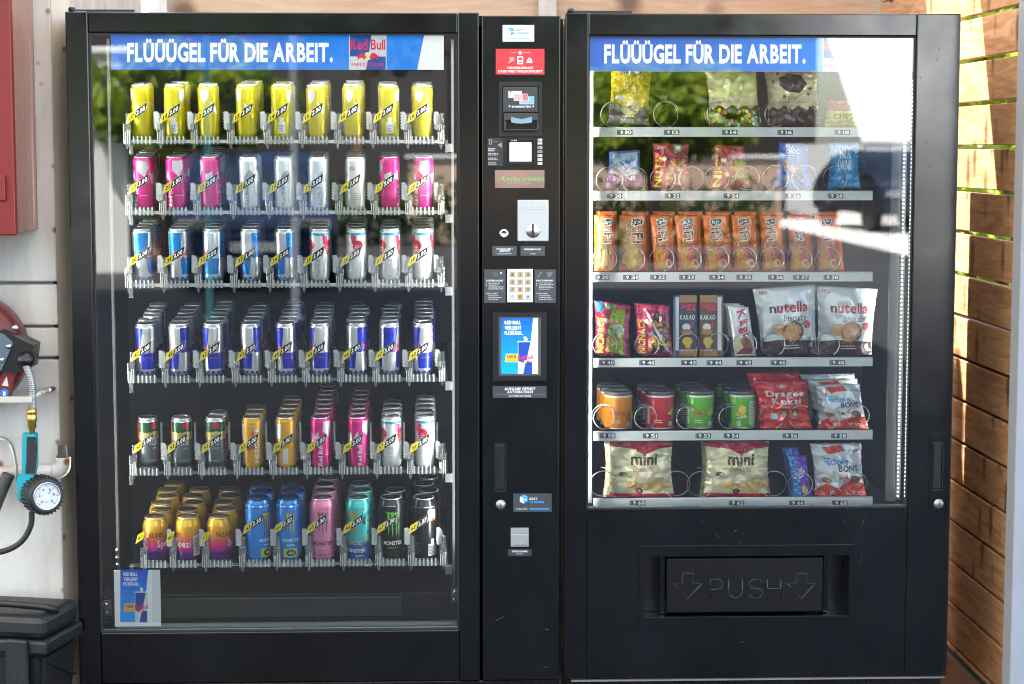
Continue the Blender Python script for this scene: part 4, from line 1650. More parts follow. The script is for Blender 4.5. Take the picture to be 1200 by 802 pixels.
# white with berries
a = new_art()
a.rect(-180, .88, 180, .925, (.02, .38, .66))
for k in (0, 120, 240):
    a.disc(-48 + k, .66, 30, .12, (.52, .015, .06), 14, 0, 180)
    a.poly([(-78 + k, .66), (-18 + k, .66), (-40 + k, .54), (-62 + k, .50)], (.52, .015, .06))
    a.poly([(30 + k, .90), (62 + k, .86), (58 + k, .70), (36 + k, .72)], (.55, .02, .10))
    a.lines(-65 + k, .56, -30 + k, .70, 4, (.75, .45, .5), 5 + k)
    a.text('Red Bull', -8 + k, .08, 16 + k, .42, (.32, .33, .35), rot=90, bold=False)
KINDS['berry'] = can_meshes('berry', .0265, .136, mat('can_white', (.62, .64, .64), .36, .3), a)
# green and grey coffee can
a = new_art()
a.rect(-180, .73, 180, .93, (.012, .07, .03))
a.rect(-180, .58, 180, .73, (.42, .36, .10))
a.rect(-180, .13, 180, .58, (.10, .12, .13))
a.rect(-180, .05, 180, .13, (.012, .05, .025))
for k in (0, 180):
    a.rect(15 + k, .80, 48 + k, .92, (.60, .02, .02))
    a.rect(-82 + k, .05, -62 + k, .93, (.60, .03, .02))
    a.disc(34 + k, .70, 22, .05, (.50, .44, .16), 14)
    a.text('JACOBS', 0 + k, .62, 48 + k, .68, (.05, .08, .03))
    a.text('ICE', 5 + k, .48, 48 + k, .56, (.62, .66, .70))
    a.text('COFFEE', 15 + k, .40, 40 + k, .43, (.42, .45, .48))
    a.rect(-10 + k, .17, 45 + k, .18, (.35, .4, .42))
KINDS['green'] = can_meshes('green', .0265, .136, mat('can_silver', SIL, .32, .75), a)
# orange coffee can
a = new_art()
a.poly([(-40, .52), (-5, .56), (20, .42), (-30, .36)], (.32, .12, .02))
a.rect(-88, .10, -52, .34, (.60, .58, .52)).lines(-85, .12, -56, .32, 6, (.3, .28, .25), 3)
a.rect(-88, .56, -52, .88, (.58, .55, .50))
a.text('NESCAFE', 8, .12, 34, .80, (.72, .70, .66), rot=90)
a.lines(-25, .84, 20, .89, 1, (.72, .6, .4), 3)
a.poly([(-12, .70), (6, .78), (10, .62)], (.60, .10, .02))
a.rect(130, .58, 190, .88, (.58, .58, .56)).lines(134, .60, 186, .86, 8, (.36, .36, .36), 6)
a.rect(195, .10, 225, .40, (.58, .58, .56)).lines(135, .14, 185, .34, 4, (.70, .45, .15), 8)
a.poly([(120, .46), (220, .56), (220, .50), (120, .40)], (.45, .18, .03))
KINDS['orange'] = can_meshes('orange', .0265, .136, mat('can_orange', (.62, .30, .012), .34, .3), a)
# squat orange to violet cola can
SPEZI = ramp_mat('can_sunset', [(0.0, (.05, .012, .14)), (.20, (.09, .015, .20)), (.30, (.50, .01, .22)), (.46, (.62, .07, .10)), (.62, (.64, .24, .015)), (.80, (.66, .36, .012))], z0=.0, z1=.115)
a = new_art()
for k in (0, 180):
    a.text('PAULANER', -66 + k, .56, 20 + k, .68, (.10, .05, .01))
    a.text('Spezi', -12 + k, .28, 62 + k, .50, (.75, .68, .62))
    a.poly([(-70 + k, .14), (-20 + k, .26), (40 + k, .14)], (.06, .012, .16))
a.rect(74, .13, 112, .60, (.66, .64, .62)).lines(78, .16, 108, .56, 12, (.15, .15, .15), 3, .55)
KINDS['cola'] = can_meshes('cola', .0332, .1165, SPEZI, a, neck=.80, taper=.17)


def claw(a, x, y0, y1, w, col):
    """Three ragged vertical claw strokes."""
    for j, (dx, b) in enumerate(((-1.0, .10), (0, .0), (1.0, .06))):
        xx = x + dx * w
        yb = y0 + (y1 - y0) * b
        a.poly([(xx - w * .55, y1 - (y1 - y0) * .03 * j), (xx + w * .42, y1 - .01), (xx + w * .28, y1 - (y1 - y0) * .2), (xx + w * .36, y0 + (y1 - y0) * .55), (xx + w * .16, y0 + (y1 - y0) * .45), (xx + w * .22, y0 + (y1 - y0) * .28), (xx, yb), (xx - w * .16, y0 + (y1 - y0) * .35), (xx - w * .05, y0 + (y1 - y0) * .6), (xx - w * .22, y1 - (y1 - y0) * .14)], col)


def big(kind, base, rows, lid=CANTOP):
    KINDS[kind] = can_meshes(kind, .0332, .166, base, rows, lid=lid, neck=.80, taper=.11)


a = new_art()
a.rect(-180, .86, 180, .925, (.006, .06, .30))
for j in range(10):
    a.disc(j * 36 - 180, .893, 7, .015, (.62, .60, .05) if j % 2 else (.6, .65, .7), 8)
for k in (0, 180):
    claw(a, 30 + k, .40, .80, 15, (.015, .02, .05))
    claw(a, 31 + k, .41, .79, 14, (.62, .52, .01))
    a.text('MONSTER', -8 + k, .31, 72 + k, .365, (.60, .68, .75))
    a.text('ENERGY', 12 + k, .24, 52 + k, .27, (.55, .65, .75))
    a.rect(-2 + k, .06, 62 + k, .20, (.45, .52, .015))
    a.disc(32 + k, .13, 22, .055, (.01, .05, .14), 16)
    a.text('46', 20 + k, .10, 46 + k, .165, (.55, .62, .02))
big('bigblue', mat('can_azure', (.02, .20, .62), .34, .3), a, CANTOPB)
a = new_art()
for k in (0, 180):
    claw(a, 5 + k, .40, .80, 17, (.14, .13, .15))
    a.text('MONSTER', -42 + k, .25, 55 + k, .315, (.07, .05, .07))
    a.lines(-25 + k, .20, 40 + k, .22, 1, (.60, .50, .55), 4)
    a.lines(-48 + k, .08, 50 + k, .13, 2, (.22, .08, .14), 5)
big('bigpink', mat('can_rose', (.56, .18, .33), .36, .25), a)
a = new_art()
rr_ = random.Random(9)
for k in (0, 180):
    a.rect(60 + k, .02, 95 + k, .90, (.015, .07, .36))
    a.rect(-95 + k, .03, 60 + k, .30, (.01, .10, .36))
    for j in range(26):
        a.disc(rr_.uniform(18, 90) + k, rr_.uniform(.15, .84), rr_.uniform(4, 11), rr_.uniform(.012, .035), rr_.choice([(.62, .25, .02), (.55, .05, .08), (.01, .06, .15), (.62, .50, .05), (.02, .30, .34), (.05, .03, .10)]), 8)
    claw(a, -30 + k, .36, .80, 17, (.62, .32, .01))
    a.text('JUICED', -62 + k, .24, 12 + k, .31, (.66, .42, .10))
    a.text('MONSTER', -75 + k, .13, 30 + k, .19, (.62, .68, .72))
    a.rect(-20 + k, .07, 20 + k, .085, (.62, .5, .05))
big('bigteal', mat('can_turquoise', (.03, .42, .42), .34, .3), a)
a = new_art()
for k in (0, 180):
    claw(a, 5 + k, .38, .80, 18, (.10, .56, .012))
    a.text('MONSTER', -38 + k, .25, 52 + k, .315, (.62, .64, .64))
    a.text('ENERGY', -18 + k, .19, 32 + k, .22, (.15, .36, .03), gap=.4)
    a.lines(-40 + k, .885, 45 + k, .905, 1, (.4, .4, .4), 4)
big('bigblack', mat('can_black', (.012, .012, .014), .28, .35), a)
a = new_art()
a.rect(18, .66, 62, .82, (.50, .50, .50)).rect(18, .64, 62, .68, (.62, .12, .02)).text('MONSTER', 22, .73, 58, .79, (.1, .1, .1))
a.lines(-60, .86, 60, .89, 1, (.35, .36, .36), 2)
a.rect(34, .26, 52, .34, (.50, .52, .52)).rect(20, .06, 66, .26, (.52, .54, .54)).lines(24, .09, 62, .24, 6, (.15, .15, .15), 5)
a.lines(-70, .10, 0, .30, 6, (.10, .10, .10), 8)
big('bigdark', mat('can_black', (.012, .012, .014), .28, .35), a)

WORD = {'yellow': 'yellow slim can', 'pink': 'magenta slim can', 'white': 'white slim can', 'sky': 'light blue and silver slim can',
        'blue': 'dark blue and silver slim can', 'berry': 'white slim can with red berries', 'green': 'green and grey iced coffee can',
        'orange': 'orange iced coffee can', 'cola': 'squat yellow to violet cola can', 'bigblue': 'tall azure can with yellow claw mark',
        'bigpink': 'tall pink can with grey claw mark', 'bigteal': 'tall turquoise can with orange claw mark',
        'bigblack': 'tall black can with green claw mark', 'bigdark': 'tall black can with white label'}
ROWW = ['top', 'second', 'third', 'fourth', 'fifth', 'bottom']
COLW = ['the leftmost', 'the second', 'the third', 'the fourth', 'the middle', 'the sixth', 'the seventh', 'the eighth', 'the rightmost']
SHORT = {'yellow': 'yellow can', 'pink': 'magenta can', 'white': 'white can', 'sky': 'light blue can', 'blue': 'dark blue can', 'berry': 'white berry can',
         'green': 'green coffee can', 'orange': 'orange coffee can', 'cola': 'squat cola can', 'bigblue': 'tall azure can', 'bigpink': 'tall pink can',
         'bigteal': 'tall turquoise can', 'bigblack': 'tall black can', 'bigdark': 'tall black can'}
ORD = ['front', 'second', 'third', 'fourth', 'fifth', 'sixth', 'seventh', 'eighth']
LANES = [
    (['yellow'] * 9, [2, 3, 2, 4, 3, 4, 4, 3, 3], [150, -90, 20, -10, -88, 10, -160, -85, 15]),
    (['pink'] * 3 + ['white'] * 4 + ['pink'] * 2, [4, 5, 5, 2, 3, 3, 4, 3, 1], [10, 20, -65, 10, 20, 35, -72, -70, 5]),
    (['sky'] * 5 + ['berry'] * 4, [4, 4, 5, 5, 5, 4, 5, 4, 5], [60, 40, -35, 110, -70, -10, 60, 0, 12]),
    (['blue'] * 9, [6, 6, 7, 6, 7, 6, 6, 6, 7], [5, 112, -5, 118, 8, -12, 105, 68, -2]),
    (['green'] * 3 + ['orange'] * 2 + ['pink'] * 2 + ['berry'] * 2, [1, 1, 2, 3, 5, 8, 7, 4, 5], [15, -2, -25, 8, 150, 50, 62, -5, 35]),
    (['cola'] * 3 + ['bigblue'] * 2 + ['bigpink', 'bigteal', 'bigblack', 'bigdark'], [6, 5, 5, 3, 3, 4, 3, 2, 4], [28, -45, 55, 18, -20, 0, 8, 0, 0])]
DIRY = Vector((0, math.cos(TILT), math.sin(TILT)))
jr = random.Random(11)
for r, (kinds, counts, rots) in enumerate(LANES):
    zf, xs = row_base[r]
    for i in range(9):
        bm_, lm, tm, pm, rad, hh = KINDS[kinds[i]]
        for j in range(counts[i]):
            off = rad + .006 + j * (2 * rad + .0008)
            dx = 0.0
            if rad > .03:
                dx = (.0045 if j % 2 else -.0045) * (1 if i != 1 else -1)
                off = rad + .006 + j * (2 * rad - .002)
            else:
                dx = jr.uniform(-.0028, .0028)
            p = Vector((xs[i] + dx, YS + .002, zf + .0012)) + DIRY * off
            c = bpy.data.objects.new('drink_can', bm_)
            COL.objects.link(c)
            c.location = p
            c.rotation_mode = 'ZYX'
            c.rotation_euler = (TILT + jr.uniform(-.012, .012), jr.uniform(-.014, .014), R(rots[i] if j == 0 else rots[i] + jr.uniform(-160, 160) * (j > 0)))
            for nm, me in (('lid', lm), ('pull_tab', tm), ('printed_label', pm)):
                instance(me, nm, c, (0, 0, 0))
            num = ROWS[r][3] + i
            if j == 0:
                lb = '%s at the front of %s lane, %s shelf' % (WORD[kinds[i]], COLW[i], ROWW[r])
            else:
                lb = '%s %s in %s lane of the %s can shelf' % (SHORT[kinds[i]], ORD[j], COLW[i], ROWW[r])
            tag(c, lb, 'can', 'cans in the drinks machine')

# ================================================================== snack vending machine
sm = empty('snack_vending_machine', (PX(890), 0.35, 0))
tag(sm, 'black snack vending machine with spiral shelves and a PUSH flap', 'vending machine')
sL, sSL, sSR, sR = PX(661.5), PX(688.5), PX(1067.5), PX(1118)
sGT, sGB = PZ(41.5), PZ(598.5)
door(sm, sL, sSL, sSR, sR, ZT, sGT, sGB, zDB)
cabinet(sm, sL, sR, sSL, sSR, sGB, sGT)
MB().box(sL + .01, sR - .01, .02, .054, .05, zDB - .006, b=.003).build('kick_plate', BLACK, sm)
m = MB()
m.box(sL + .02, sR - .006, -.003, .012, zDB - .006, zDB - .002)
m.build('door_edge_strip', mat('edge_metal', (.22, .23, .23), .4, .6), sm)

# lower door panel with the opening of the flap
px0, px1, py0, py1 = 755, 994, 654, 725
ox0, ox1, oz0, oz1 = PX(px0, 0, 690), PX(px1, 0, 690), PZ(py1), PZ(py0)
m = MB()
m.frame((sSL + .0005, sSR - .0005, zDB + .001, sGB), (ox0, ox1, oz0, oz1), .002, .05)
lp = m.build('door_lower_panel', BLACK, sm)
m = MB()
m.frame((ox0 - .014, ox1 + .014, oz0 - .030, oz1 + .028), (ox0 - .001, ox1 + .001, oz0 - .001, oz1 + .001), -.0025, .003)
bm = bmesh.new()
m.build('flap_surround', BLACK, lp)
# recess box and flap
m = MB()
m.box(ox0 - .002, ox1 + .002, .09, .10, oz0 - .002, oz1 + .002)
m.box(ox0 - .004, ox0, .0505, .0895, oz0, oz1)
m.box(ox1, ox1 + .004, .0505, .0895, oz0, oz1)
m.box(ox0, ox1, .0505, .0895, oz0 - .006, oz0 - .001)
m.build('flap_recess', BLACK2, lp)
m = MB()
fx0, fx1, fz0, fz1 = PX(781, .02, 690), PX(964, .02, 690), PZ(720, .02), PZ(656, .02)
m.box(fx0, fx1, .018, .032, fz0, fz1, b=.003)
fl = m.build('push_flap', mat('flap_plastic', (.0022, .0024, .0028), .24, bump=.01, bscale=300), lp)
m = MB()
m.box(fx0 - .016, fx0 - .004, .03, .085, fz0 - .004, fz1 + .003)
m.build('flap_cheek', BLACK, lp)
MB().box(fx1 + .004, fx1 + .016, .03, .085, fz0 - .004, fz1 + .003).build('flap_cheek', BLACK, lp)
RIDGE = mat('flap_ridge', (.008, .0085, .009), .25)


def ribbon(path, y, r, closed=False):
    pts = [P(x, yy, y) for x, yy in path]
    if closed:
        pts.append(pts[0])
    return MB().tube(pts, r, 6)


def raised(name, strokes):
    m = MB()
    for st in strokes:
        m.tube([P(x, y, .0178) for x, y in st], .0021, 6)
    m.build(name, RIDGE, fl)


def arrow(x):
    return [(x - 6, 672), (x + 6, 672), (x + 6, 684), (x + 16, 684), (x, 702), (x - 16, 684), (x - 6, 684), (x - 6, 672)]


raised('raised_arrow', [arrow(806)])
raised('raised_arrow', [arrow(939)])


def arc(cx, cy, rx_, ry_, a0, a1, n=10):
    return [(cx + rx_ * math.cos(R(a0 + (a1 - a0) * i / n)), cy + ry_ * math.sin(R(a0 + (a1 - a0) * i / n))) for i in range(n + 1)]


raised('raised_lettering', [
    [(832.5, 701), (832.5, 679)] + [(840, 679)] + arc(840, 685, 7, 6, -90, 90) + [(832.5, 691)],
    [(854, 679), (854, 693)] + arc(862, 693, 8, 8, 180, 0) + [(870, 679)],
    arc(886, 685, 8, 6, -20, -180, 8) + arc(884, 684.5, 6, 5.5, 180, 100, 4) + arc(886, 695.5, 8, 6, -80, 90, 8) + arc(886, 695.5, 8.5, 6, 90, 160, 4),
    [(899.5, 679), (899.5, 701)], [(915, 679), (915, 701)], [(899.5, 690), (915, 690)]])

latch(sm, 1088.5, 506.5, 1110, 600)
# dents and scuffs
a = Art()
rs = random.Random(3)
more = [(rs.uniform(692, 1062), rs.choice([rs.uniform(603, 636), rs.uniform(745, 790)]), rs.uniform(1, 6), rs.uniform(-80, 80), rs.uniform(.3, .9), rs.uniform(.008, .02)) for i in range(46)]
more += [(rs.uniform(1072, 1108), rs.uniform(40, 780), rs.uniform(1, 5), rs.uniform(30, 130), rs.uniform(.3, .8), rs.uniform(.01, .03)) for i in range(26)]
for (x, y, l, t, w, c) in more + list(((862, 622, 5, 40, 1.6, .035), (866, 636, 3, -50, 1.5, .035), (841, 628, 8, -40, .4, .06), (1011, 612, 20, 68, .5, .05), (1009, 656, 14, 84, .4, .05),
                           (823, 611, 4, 85, .4, .06), (792, 741, 2, 0, .6, .12), (870, 752, 6, 15, 1.4, .03), (930, 648, 6, 90, .4, .04), (1098, 70, 4, 60, .8, .10), (1101, 58, 5, 80, .5, .10),
                           (1084, 300, 5, -10, .6, .06))):
    t = R(t)
    dx, dy = math.cos(t) * l / 2, -math.sin(t) * l / 2
    nx, ny = -dy / l * 2 * w, dx / l * 2 * w
    a.poly([(x - dx, y - dy), (x + nx * .5, y + ny * .5), (x + dx, y + dy), (x - nx * .5, y - ny * .5)], (c, c, c))
tag(decal(sm, 'scratches', a, -.0001), kind='stuff')

# display space
si0, si1 = sSL - .020, sSR + .020
MB().box(si0 - .012, si0, .056, YB - .031, sGB - .02, sGT + .02).build('lining_side', INNER, sm)
MB().box(si1, si1 + .012, .056, YB - .031, sGB - .02, sGT + .02).build('lining_side', INNER, sm)
MB().box(si0, si1, .056, YB - .031, sGT + .021, sGT + .03).build('lining_top', INNER, sm)
MB().box(si0, si1, .056, YB - .031, sGB - .03, sGB - .021).build('lining_floor', INNER, sm)
MB().box(sSL - .018, sSL - .007, .0505, .062, sGB + .02, sGT - .02).build('light_strip', LEDM, sm)
MB().box(sSR + .007, sSR + .018, .0505, .062, sGB + .02, sGT - .02).build('light_strip', LEDM, sm)  # hidden strip added as emitter beside the visible diodes
# visible diode strip on the right
st = MB()
xd = P(1055.5, 400, .055).x
st.box(xd - .007, xd + .007, .056, .060, sGB + .012, sGT - .1)
st = st.build('light_strip', mat('strip_backing', (.05, .055, .055), .5), sm)
m = MB()
z = sGB + .02
while z < sGT - .11:
    m.box(xd - .0016, xd + .0016, .0535, .0558, z, z + .004)
    z += .0105
m.build('diodes', mat('diode_light', (1, .98, .94), .5, emit=1.1), st)
# uprights just inside the window: grey left, dark grey right
for (pa, pb, mm) in ((690.5, 694, mat('dim_aluminium', (.22, .23, .23), .45, .4)), (1041, 1052, mat('dark_grey_upright', (.025, .028, .028), .5))):
    x0, x1 = PX(pa, .07), PX(pb, .07)
    MB().box(x0, x1, .066, .080, sGB + .006, sGT - .085).build('shelf_upright', mm, sm)

header(sm, 689, 1071, 43, 83.5, 708, 944, 964, 1008, 1052)

# trays with price rails
YR = .100
TR = [(150, 160.5), (224.7, 235), (320, 330.3), (420.5, 430), (506, 516), (584.5, 594.8)]
NUM = [[('10', 732), ('12', 787), ('14', 855), ('16', 920), ('18', 987)],
       [('20', 720), ('22', 788), ('24', 857), ('26', 929), ('28', 979)],
       [('30', 705), ('31', 739), ('32', 771), ('33', 805), ('34', 840), ('35', 872), ('36', 909), ('37', 938.5), ('38', 974)],
       [('40', 711), ('41', 758), ('43', 807), ('44', 837), ('45', 872), ('46', 912), ('48', 981)],
       [('50', 712), ('51', 762), ('53', 824), ('54', 857), ('56', 926), ('58', 983)],
       [('60', 747), ('62', 863), ('66', 933.5), ('68', 984)]]
for r, (ya, yb) in enumerate(TR):
    x0, x1 = P(695.5, yb, YR).x, P(1022.5, yb, YR).x
    za, zb = PZ(ya, YR, 860), PZ(yb, YR, 860)
    MB().box(x0, x1, YR + .0105, .60, zb + .004, zb + .008).build('tray', INNER, sm)
    rl = MB()
    rl.prism([(YR, zb), (YR + .010, zb), (YR + .010, za + .002), (YR + .004, za + .002), (YR, za)], x0, x1, axis='x')
    rl = rl.build('price_rail', RAILM, sm)
    a = Art()
    for n, px in NUM[r]:
        yc = (ya + yb) / 2
        a.rect(px - 9, yc - 2.9, px - 6, yc + 2.9, (.10, .10, .11))
        a.rect(px - 6, yc - 2.9, px + 9.2, yc + 2.9, (.018, .02, .024))
        a.text('9', px - 5.2, yc - 2.1, px - 2, yc + 2.1, WHT)
        a.text(n, px + .6, yc - 2.1, px + 8.2, yc + 2.1, WHT)
    a.mb(flat_surf(YR)).build('price_numbers', PRINT, rl, colors=True)
    # thin clear lane walls
    xs_ = [p for _, p in NUM[r]]
    for i in range(len(xs_) - 1):
        X = P((xs_[i] + xs_[i + 1]) / 2, yb, YR + .05).x
        MB().box(X - .0008, X + .0008, YR + .02, .55, zb + .0085, zb + .075).build('lane_wall', CLEAR2, sm)

ME_SP = {}


def spiral(px, py, rpx, turns=1.45, hand=1, start=-90, pitch=.07, yf=None):
    """Wire coil of one lane, front loop centred on the pixel."""
    yf = YR + .012 if yf is None else yf
    c = P(px, py, yf)
    rad = rpx / (FPX / (5 + yf))
    key = (round(rad, 3), turns, hand, start, pitch)
    if key not in ME_SP:
        pts = []
        n = int(turns * 28)
        for k in range(n + 1):
            t = k / 28
            an = R(start) + hand * 2 * math.pi * t
            pts.append((rad * math.cos(an), pitch * max(0, t - .55) + .004 * min(t, .55), rad * math.sin(an)))
        ME_SP[key] = MB().tube(pts, .0014, 6).mesh('coil', mat('coil_wire', (.34, .34, .34), .3, .95))
    o = instance(ME_SP[key], 'coil', sm, c - wloc(sm))
    return o


for (px, py, rr, hd, stt) in ((719, 134, 14.5, 1, -60), (781, 134, 15, 1, 20), (843, 134, 14.5, -1, -120), (911, 134, 14.5, 1, 0),
                              (714, 211, 15, 1, -70), (744, 211, 15, -1, -110), (777, 210, 14.5, 1, -60), (810, 210, 14.5, -1, -120), (841, 209, 14, 1, -60), (876, 209, 14, -1, 190), (909, 209, 15, 1, -70), (943, 209, 15, -1, -110), (979, 209, 14, 1, -60),
                              (709, 304, 13.8, 1, -90), (742, 304, 13.8, 1, -90), (776, 304, 14, 1, -80), (808, 304, 14, 1, -60), (840.5, 304, 14, 1, -80), (873, 304, 14, 1, -80), (905.5, 304, 14, 1, -85), (938, 304, 14, 1, -85), (971, 304, 14, 1, -85),
                              (709, 404, 14, 1, -60), (758.5, 404, 14, 1, -50), (807, 404, 13.5, 1, 30), (842, 404, 13.5, 1, 10), (873, 404, 14, 1, -70), (906, 404, 14, 1, -60), (970, 404, 14, 1, -60),
                              (709, 490, 13.5, 1, 60), (757, 490, 13.5, 1, 50), (806, 490, 13.5, 1, 40), (856, 490, 13.5, 1, 30), (905, 489, 14, 1, -70), (938.5, 489, 14, -1, -110), (971, 489, 14, 1, -70), (1006, 489, 14, -1, -110),
                              (707, 568, 16, 1, -60), (793, 568, 16, -1, -110), (821, 568, 15.5, 1, -60), (907, 568, 16, -1, -110), (938.5, 568, 14, 1, -80), (967, 568, 14.5, 1, -70), (1003, 568, 14.5, -1, -110)):
    spiral(px, py, rr, hand=hd, start=stt)

# ------------------------------------------------------------------ packs
FOILS = {}


def foil(col, rough=0.28, metal=0.15):
    k = tuple(round(c, 3) for c in col) + (rough, metal)
    if k not in FOILS:
        FOILS[k] = mat('foil_%d' % len(FOILS), col, rough, metal, bump=0.5, bscale=38)
    return FOILS[k]


def pack(name, label, corners, Y, col, art=None, thick=.03, seed=0, cat='snack', group=None, wr=1.5, seal=True, zig=False, gloss=PRINTG, stiff=.55, base_m=None):
    """Filled film bag. corners: top-left, top-right, bottom-right, bottom-left pixels on plane Y; art in unit coordinates (0..1 right, 0..1 down)."""
    C = [P(x, y, Y) for x, y in corners]
    thick *= 1.2
    off = Vector((seed * 1.37, seed * 2.11, seed * .73))

    def surf(u, v, lift, sgn=-1):
        uu, vv = min(max(u, 0), 1), min(max(v, 0), 1)
        p = C[0] * (1 - u) * (1 - v) + C[1] * u * (1 - v) + C[2] * u * v + C[3] * (1 - u) * v
        prof = (math.sin(math.pi * uu) ** stiff) * (math.sin(math.pi * (vv * .93 + .06)) ** stiff)
        bul = thick * .5 * max(prof, .03)
        w = wr * thick * .16 * noise.noise(Vector((u * 3.2, v * 4.0, 0)) + off) * (0.3 + prof)
        w += wr * thick * .07 * noise.noise(Vector((u * 8.5, v * 9.0, 3)) + off)
        rd = 1 - abs(noise.noise(Vector((u * 4.5, v * 5.5, 11)) + off)) * 2.2
        w += wr * thick * .055 * max(0, rd) ** 3 * (.4 + prof)
        edge = math.exp(-uu * 9) + math.exp(-(1 - uu) * 9)
        w += wr * thick * .07 * math.sin(v * 34 + 3 * noise.noise(Vector((u * 3, v * 2, 7)) + off)) * edge
        # waist: sides draw in where the bag is fullest
        cx = (C[0] + C[1] + C[2] + C[3]) / 4
        pin = .05 * wr * math.sin(math.pi * vv) * (uu - .5)
        p = p - (C[1] - C[0]) * pin
        return Vector((p.x, p.y + sgn * (bul + lift) - (w if sgn < 0 else -w), p.z))

    nu, nv = 28, 36
    m = MB()
    m.smooth = True
    vs, fs = [], []
    for sgn in (-1, 1):
        for j in range(nv + 1):
            for i in range(nu + 1):
                vs.append(surf(i / nu, j / nv, 0, sgn))
    W = nu + 1
    H = (nv + 1) * W
    for j in range(nv):
        for i in range(nu):
            q = j * W + i
            fs.append((q, q + W, q + W + 1, q + 1))
            fs.append((H + q, H + q + 1, H + q + W + 1, H + q + W))
    rim = [j * W for j in range(nv + 1)] + [nv * W + i for i in range(1, nu + 1)] + [j * W + nu for j in range(nv - 1, -1, -1)] + [i for i in range(nu - 1, 0, -1)]
    for a_, b_ in zip(rim, rim[1:] + rim[:1]):
        fs.append((a_, H + a_, H + b_, b_))
    m.add(vs, fs)
    o = m.build(name, base_m or foil(col))
    tag(o, label, cat, group)
    if art is not None:
        art.mb(surf, du=1 / 28, dv=1 / 36, lift0=.0006).build('print', gloss, o, colors=True)
    if seal and art is None:
        s = MB()
        for k in range(2):
            va, vb = (0.0, .035) if k == 0 else (.968, 1.0)
            for i in range(12):
                u0, u1 = i / 12, (i + .5) / 12
                s.add([surf(u0, va, .0009), surf(u1, va, .0009), surf(u1, vb, .0009), surf(u0, vb, .0009)], [(0, 1, 2, 3)])
        s.build('seal_ridge', base_m or foil(col), o)
    return o


YPK = .135
nA = lambda: Art(flip=True)

# --- top shelf
a = nA()
a.rect(0, .60, 1, 1, (.10, .03, .14))
a.poly([(0, 0), (1, 0), (1, .64), (.8, .70), (.5, .62), (.2, .66), (0, .60)], (.56, .40, .008))
a.disc(.48, .03, .26, .13, (.02, .05, .16)).text('TUC', .30, -.02, .66, .12, (.75, .76, .72))
a.text('BAKE', .34, .22, .64, .32, (.03, .04, .12))
a.text('ROLLS', .30, .34, .68, .44, (.03, .04, .12))
a.disc(.52, .68, .24, .17, (.62, .46, .16)).disc(.52, .68, .19, .135, (.75, .66, .36)).disc(.52, .68, .03, .025, (.15, .07, .02))
a.poly([(.10, .46), (.36, .48), (.34, .56), (.10, .54)], (.65, .62, .60))
a.rect(.30, .90, .64, .98, (.45, .40, .30)).lines(.33, .84, .75, .89, 1, (.6, .5, .6), 3)
pack('snack_bag', 'yellow and purple bread crisp bag hanging above price mark 9 10', [(716, 82), (764, 82), (760, 146), (712, 146)], YPK, (.56, .40, .008), a, .03, 1)

a = nA()
a.rect(0, .64, 1, 1, (.018, .014, .012))
rr_ = random.Random(2)
for j in range(46):
    a.disc(rr_.uniform(.05, .95), rr_.uniform(.70, .97), .036, .032, rr_.choice([(.62, .28, .02), (.02, .25, .62), (.66, .60, .03), (.70, .70, .66), (.45, .02, .03), (.03, .35, .08)]), 10)
zz = [(0, .52)] + [(1, .52)] + [(1 - (i + .5) / 8, .70 if i % 2 else .62) for i in range(8)] + [(0, .66)]
a.poly(zz, (.56, .48, .28))
a.disc(.48, .30, .26, .20, (.50, .46, .22)).disc(.5, .28, .20, .15, (.56, .52, .30)).lines(.25, .56, .75, .60, 1, (.4, .25, .12), 4)
pack('snack_bag', 'cream bag with coloured dots on its black lower edge', [(826, 80), (886, 80), (893, 149), (831, 149)], YPK, (.56, .48, .28), a, .035, 2)
a = nA()
a.rect(0, .66, 1, 1, (.045, .022, .022))
a.poly([(0, .5), (1, .5), (1, .72), (.86, .66), (.74, .74), (.6, .66), (.46, .74), (.32, .66), (.2, .74), (.08, .68), (0, .74)], (.56, .48, .28))
a.poly([(.24, .18), (.40, .10), (.66, .12), (.78, .28), (.62, .44), (.36, .42), (.24, .30)], (.035, .02, .02))
a.text('PRALINEN', .26, .0, .70, .07, (.05, .02, .02))
for (x, y) in ((.12, .24), (.30, .50), (.84, .36), (.80, .46), (.22, .10)):
    a.disc(x, y, .03, .025, (.06, .03, .02), 8)
a.text('12 Schoko', .28, .50, .62, .56, (.28, .12, .06), bold=False).text('dunkle Bohnen', .18, .57, .76, .62, (.28, .12, .06), bold=False)
pack('snack_bag', 'cream bag with dark chocolate drawing and dark brown lower edge', [(895, 80), (958, 80), (962, 147), (900, 147)], YPK, (.56, .48, .28), a, .035, 3)
a = nA()
a.rect(0, 0, 1, .4, (.4, .06, .05)).text('CHIPS', .2, .5, .8, .7, (.05, .05, .02))
pack('snack_bag', 'low yellow bag at the bright right end of the top shelf', [(968, 118), (1006, 118), (1008, 149), (966, 149)], YPK, (.55, .44, .02), a, .03, 4)

# --- second shelf
a = nA()
a.rect(0, .6, 1, 1, (.18, .04, .20)).poly([(.1, .08), (.9, .05), (.95, .62), (.55, .72), (.05, .6)], (.40, .52, .62))
a.disc(.4, .36, .26, .18, (.62, .68, .72)).poly([(.3, .3), (.6, .2), (.8, .5), (.45, .55)], (.05, .12, .42)).disc(.70, .3, .1, .09, (.1, .25, .5)).text('MINI', .15, .68, .8, .82, (.65, .6, .68))
pack('snack_bag', 'small blue and white bag in the lane marked 9 20', [(714, 178), (750, 176), (753, 219), (710, 220)], YPK, (.10, .16, .45), a, .03, 5)
NUT = (.50, .24, .08)


